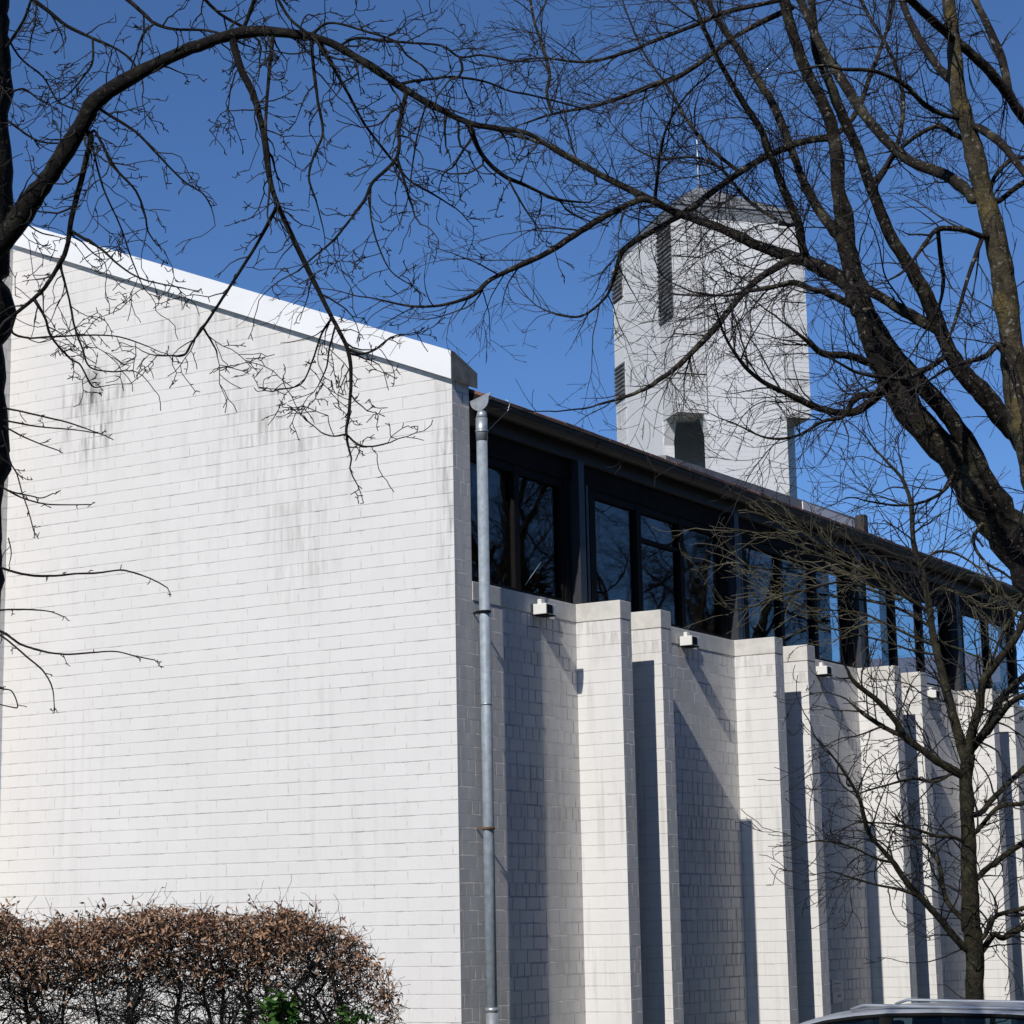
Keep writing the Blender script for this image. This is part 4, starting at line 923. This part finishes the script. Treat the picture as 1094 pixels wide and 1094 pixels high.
# the clipped crust of shoots under the top line
for _ in range(2900):
    x = rng.uniform(-150, 424); dd = rng.gauss(0, .22); zt = ztop(x)+rng.gauss(0, 0.02); dep = abs(rng.gauss(0, .30)); z = zt-dep-0.03
    if x > 385 and rng.random() < .45: continue
    q = bx(x, dd, z); up = Vector((rng.gauss(0, .7), rng.gauss(0, .7), rng.uniform(.1, 1)))
    if x > 365: up += CR*rng.uniform(0, 1.2)
    ks = shoot(q-up.normalized()*0.12, up, rng.uniform(.10, .24), .0032, 1 if rng.random() < .5 else 0)
    scatter(ks)
for _ in range(8200):      # more hanging leaves inside
    x = rng.uniform(-150, 420); dd = rng.gauss(0, .2); y = htop(x)+abs(rng.gauss(0, 1))*50+3
    if rng.random() > dens(x, y)*0.9: continue
    q = at(x, y, HD+dd)
    leaf(lf, q, Vector((rng.gauss(0, 1), rng.gauss(0, 1), rng.gauss(0, 1)-.5)), rng.uniform(.024, .058), rng.uniform(.008, .019), rng, .5); nl += 1
for x in (22, 55, 62, 118, 150, 170, 245, 262, 318, 345, 405, 415):     # stray tips above the clipped line
    q = bx(x, rng.uniform(-.2, .2), ztop(x)-.05); shoot(q, Vector((rng.gauss(.25, .35), rng.gauss(0, .3), 1)), rng.uniform(.14, .26), .002, 1)
tw.build('twigs', M_twig_dark, None, uv=False); lf.build('leaves', M_deadleaf, None, uv=False)
rebase(hedge, names0); print('leaves', nl)
# green laurels growing out of the foot of the hedge
def laurel(px, py, n, spread, label, L0):
    q0 = at(px, py, HD-0.35); o = tag(empty('laurel_bush', (q0.x, q0.y, 0)), label, 'bush'); off = Vector((q0.x, q0.y, 0)); ml = MB(); ms = MB()
    for k in range(n):
        a = rng.uniform(0, 6.28); rr_ = abs(rng.gauss(0, spread)); hz_ = q0.z-rng.uniform(0, .9)*(rr_/spread*0.45+.25)
        top_ = Vector((math.cos(a)*rr_, math.sin(a)*rr_*.6, hz_)); ms.tube([Vector((0, 0, 0)), top_*0.6+Vector((0, 0, .1)), top_], [.009, .006, .003], 5, caps=False)
        for _ in range(9):
            b_ = rng.uniform(0, 6.28); leaf(ml, top_-Vector((0, 0, rng.uniform(0, .16))), Vector((math.cos(b_), math.sin(b_), rng.uniform(-.2, .9))), L0*rng.uniform(.7, 1.2), L0*.36, rng, .25)
    ms.build('stems', M_bark_dark, o, uv=False); ml.build('leaves', M_greenleaf, o, uv=False)
laurel(303, 1056, 46, .23, 'larger bright green laurel bush at the foot of the brown hedge', .115)
laurel(372, 1066, 34, .19, 'smaller dark green bush under the thin right end of the brown hedge', .075)

# ------------------------------------------------------------------ added unseen evergreens: block low sky to deepen wall shade, mirrored in panes
M_ever = leaf_mat('evergreen needles', (0.006, 0.014, 0.006), (0.014, 0.028, 0.011), (0.028, 0.046, 0.018), 0.8)
rng = random.Random(9)
def evergreen(loc, H, R_, label):
    o = tag(empty('evergreen_tree', loc), label, 'tree', 'evergreen trees across the car park')
    MB().tube([(0, 0, -0.1), (0.05, 0, H*.5), (0, 0.04, H*.97)], [0.22, 0.14, 0.02], 8).build('trunk', M_bark_brown, o, uv=False)
    lv = MB()
    for _ in range(3600):
        t = rng.random()**0.75; z = H*(0.08+0.92*(1-t)) if rng.random() < .9 else H*rng.uniform(.1, .9)
        rr_ = R_*(1-(z/H))**0.8*rng.uniform(.35, 1.08)+0.1; a = rng.uniform(0, 6.283); rr_ *= 1+.18*math.sin(a*5+z*2)
        p = Vector((rr_*math.cos(a), rr_*math.sin(a), z-0.25*rr_)); d_ = Vector((math.cos(a), math.sin(a), rng.uniform(-.7, .3)))
        leaf(lv, p, d_, rng.uniform(.35, .75), rng.uniform(.18, .34), rng, .3)
    lv.build('crown', M_ever, o, uv=False); return o
LBL = 'tall dark evergreen tree across the car park, outside the right edge'
e0 = evergreen((21, -20, 0), 17, 3.4, LBL)
for i, (x, y, sc, zs) in enumerate([(22, -14.5, 1, 1.05), (20.5, -9, 1, .95), (22.5, -3.5, 1.05, 1.1), (21, 2, 1, 1), (22, 7.5, 1.1, 1.05), (21, 13, 1, .95), (22.5, 18.5, 1, 1), (22, 23, 1, .80), (24, 28, 1.2, .90), (23, 33, 1.1, .74), (25, 38, 1.2, .86), (25, 44, 1.2, .78), (26, 50, 1.1, .66), (27, 57, 1.2, .72), (28, 64, 1.2, .62), (29, 71, 1.2, .68), (30, 78, 1.2, .62), (23, -27, 1.1, 1), (25, -34, 1.2, 1.1)]):
    r0 = e0.copy(); COL.objects.link(r0); r0.location = (x, y, 0); r0.scale = (sc, sc, zs); r0.rotation_euler = (0, 0, i*1.3)
    for ch in e0.children:
        c_ = ch.copy(); COL.objects.link(c_); c_.parent = r0

for i, (x, y, rzz, sc) in enumerate([(17.5, 19, 2.6, 1.75), (20, 27, 4.0, 1.9), (19, 36, 1.2, 2.0), (22, 46, 5.3, 2.0)]):
    r0 = rt.copy(); COL.objects.link(r0); r0.location = (x, y, 0); r0.rotation_euler = (0, 0, rzz); r0.scale = (sc, sc, sc)
    r0['label'] = 'large bare tree across the car park among the evergreens, outside the right edge'; r0['group'] = 'bare trees across the car park'
    for ch in list(rt.children):
        c_ = ch.copy(); COL.objects.link(c_); c_.parent = r0

for i, (x, y, rzz, sc) in enumerate([(17, 33, 0.3, 2.2), (18, 41, 3.3, 2.3), (20, 49, 2.2, 2.3), (22, 60, 0.9, 2.2)]):
    r0 = rt.copy(); COL.objects.link(r0); r0.location = (x, y, 0); r0.rotation_euler = (0, 0, rzz); r0.scale = (sc, sc, sc)
    r0['label'] = 'large bare tree across the car park among the evergreens, outside the right edge'; r0['group'] = 'bare trees across the car park'
    for ch in list(rt.children):
        c_ = ch.copy(); COL.objects.link(c_); c_.parent = r0
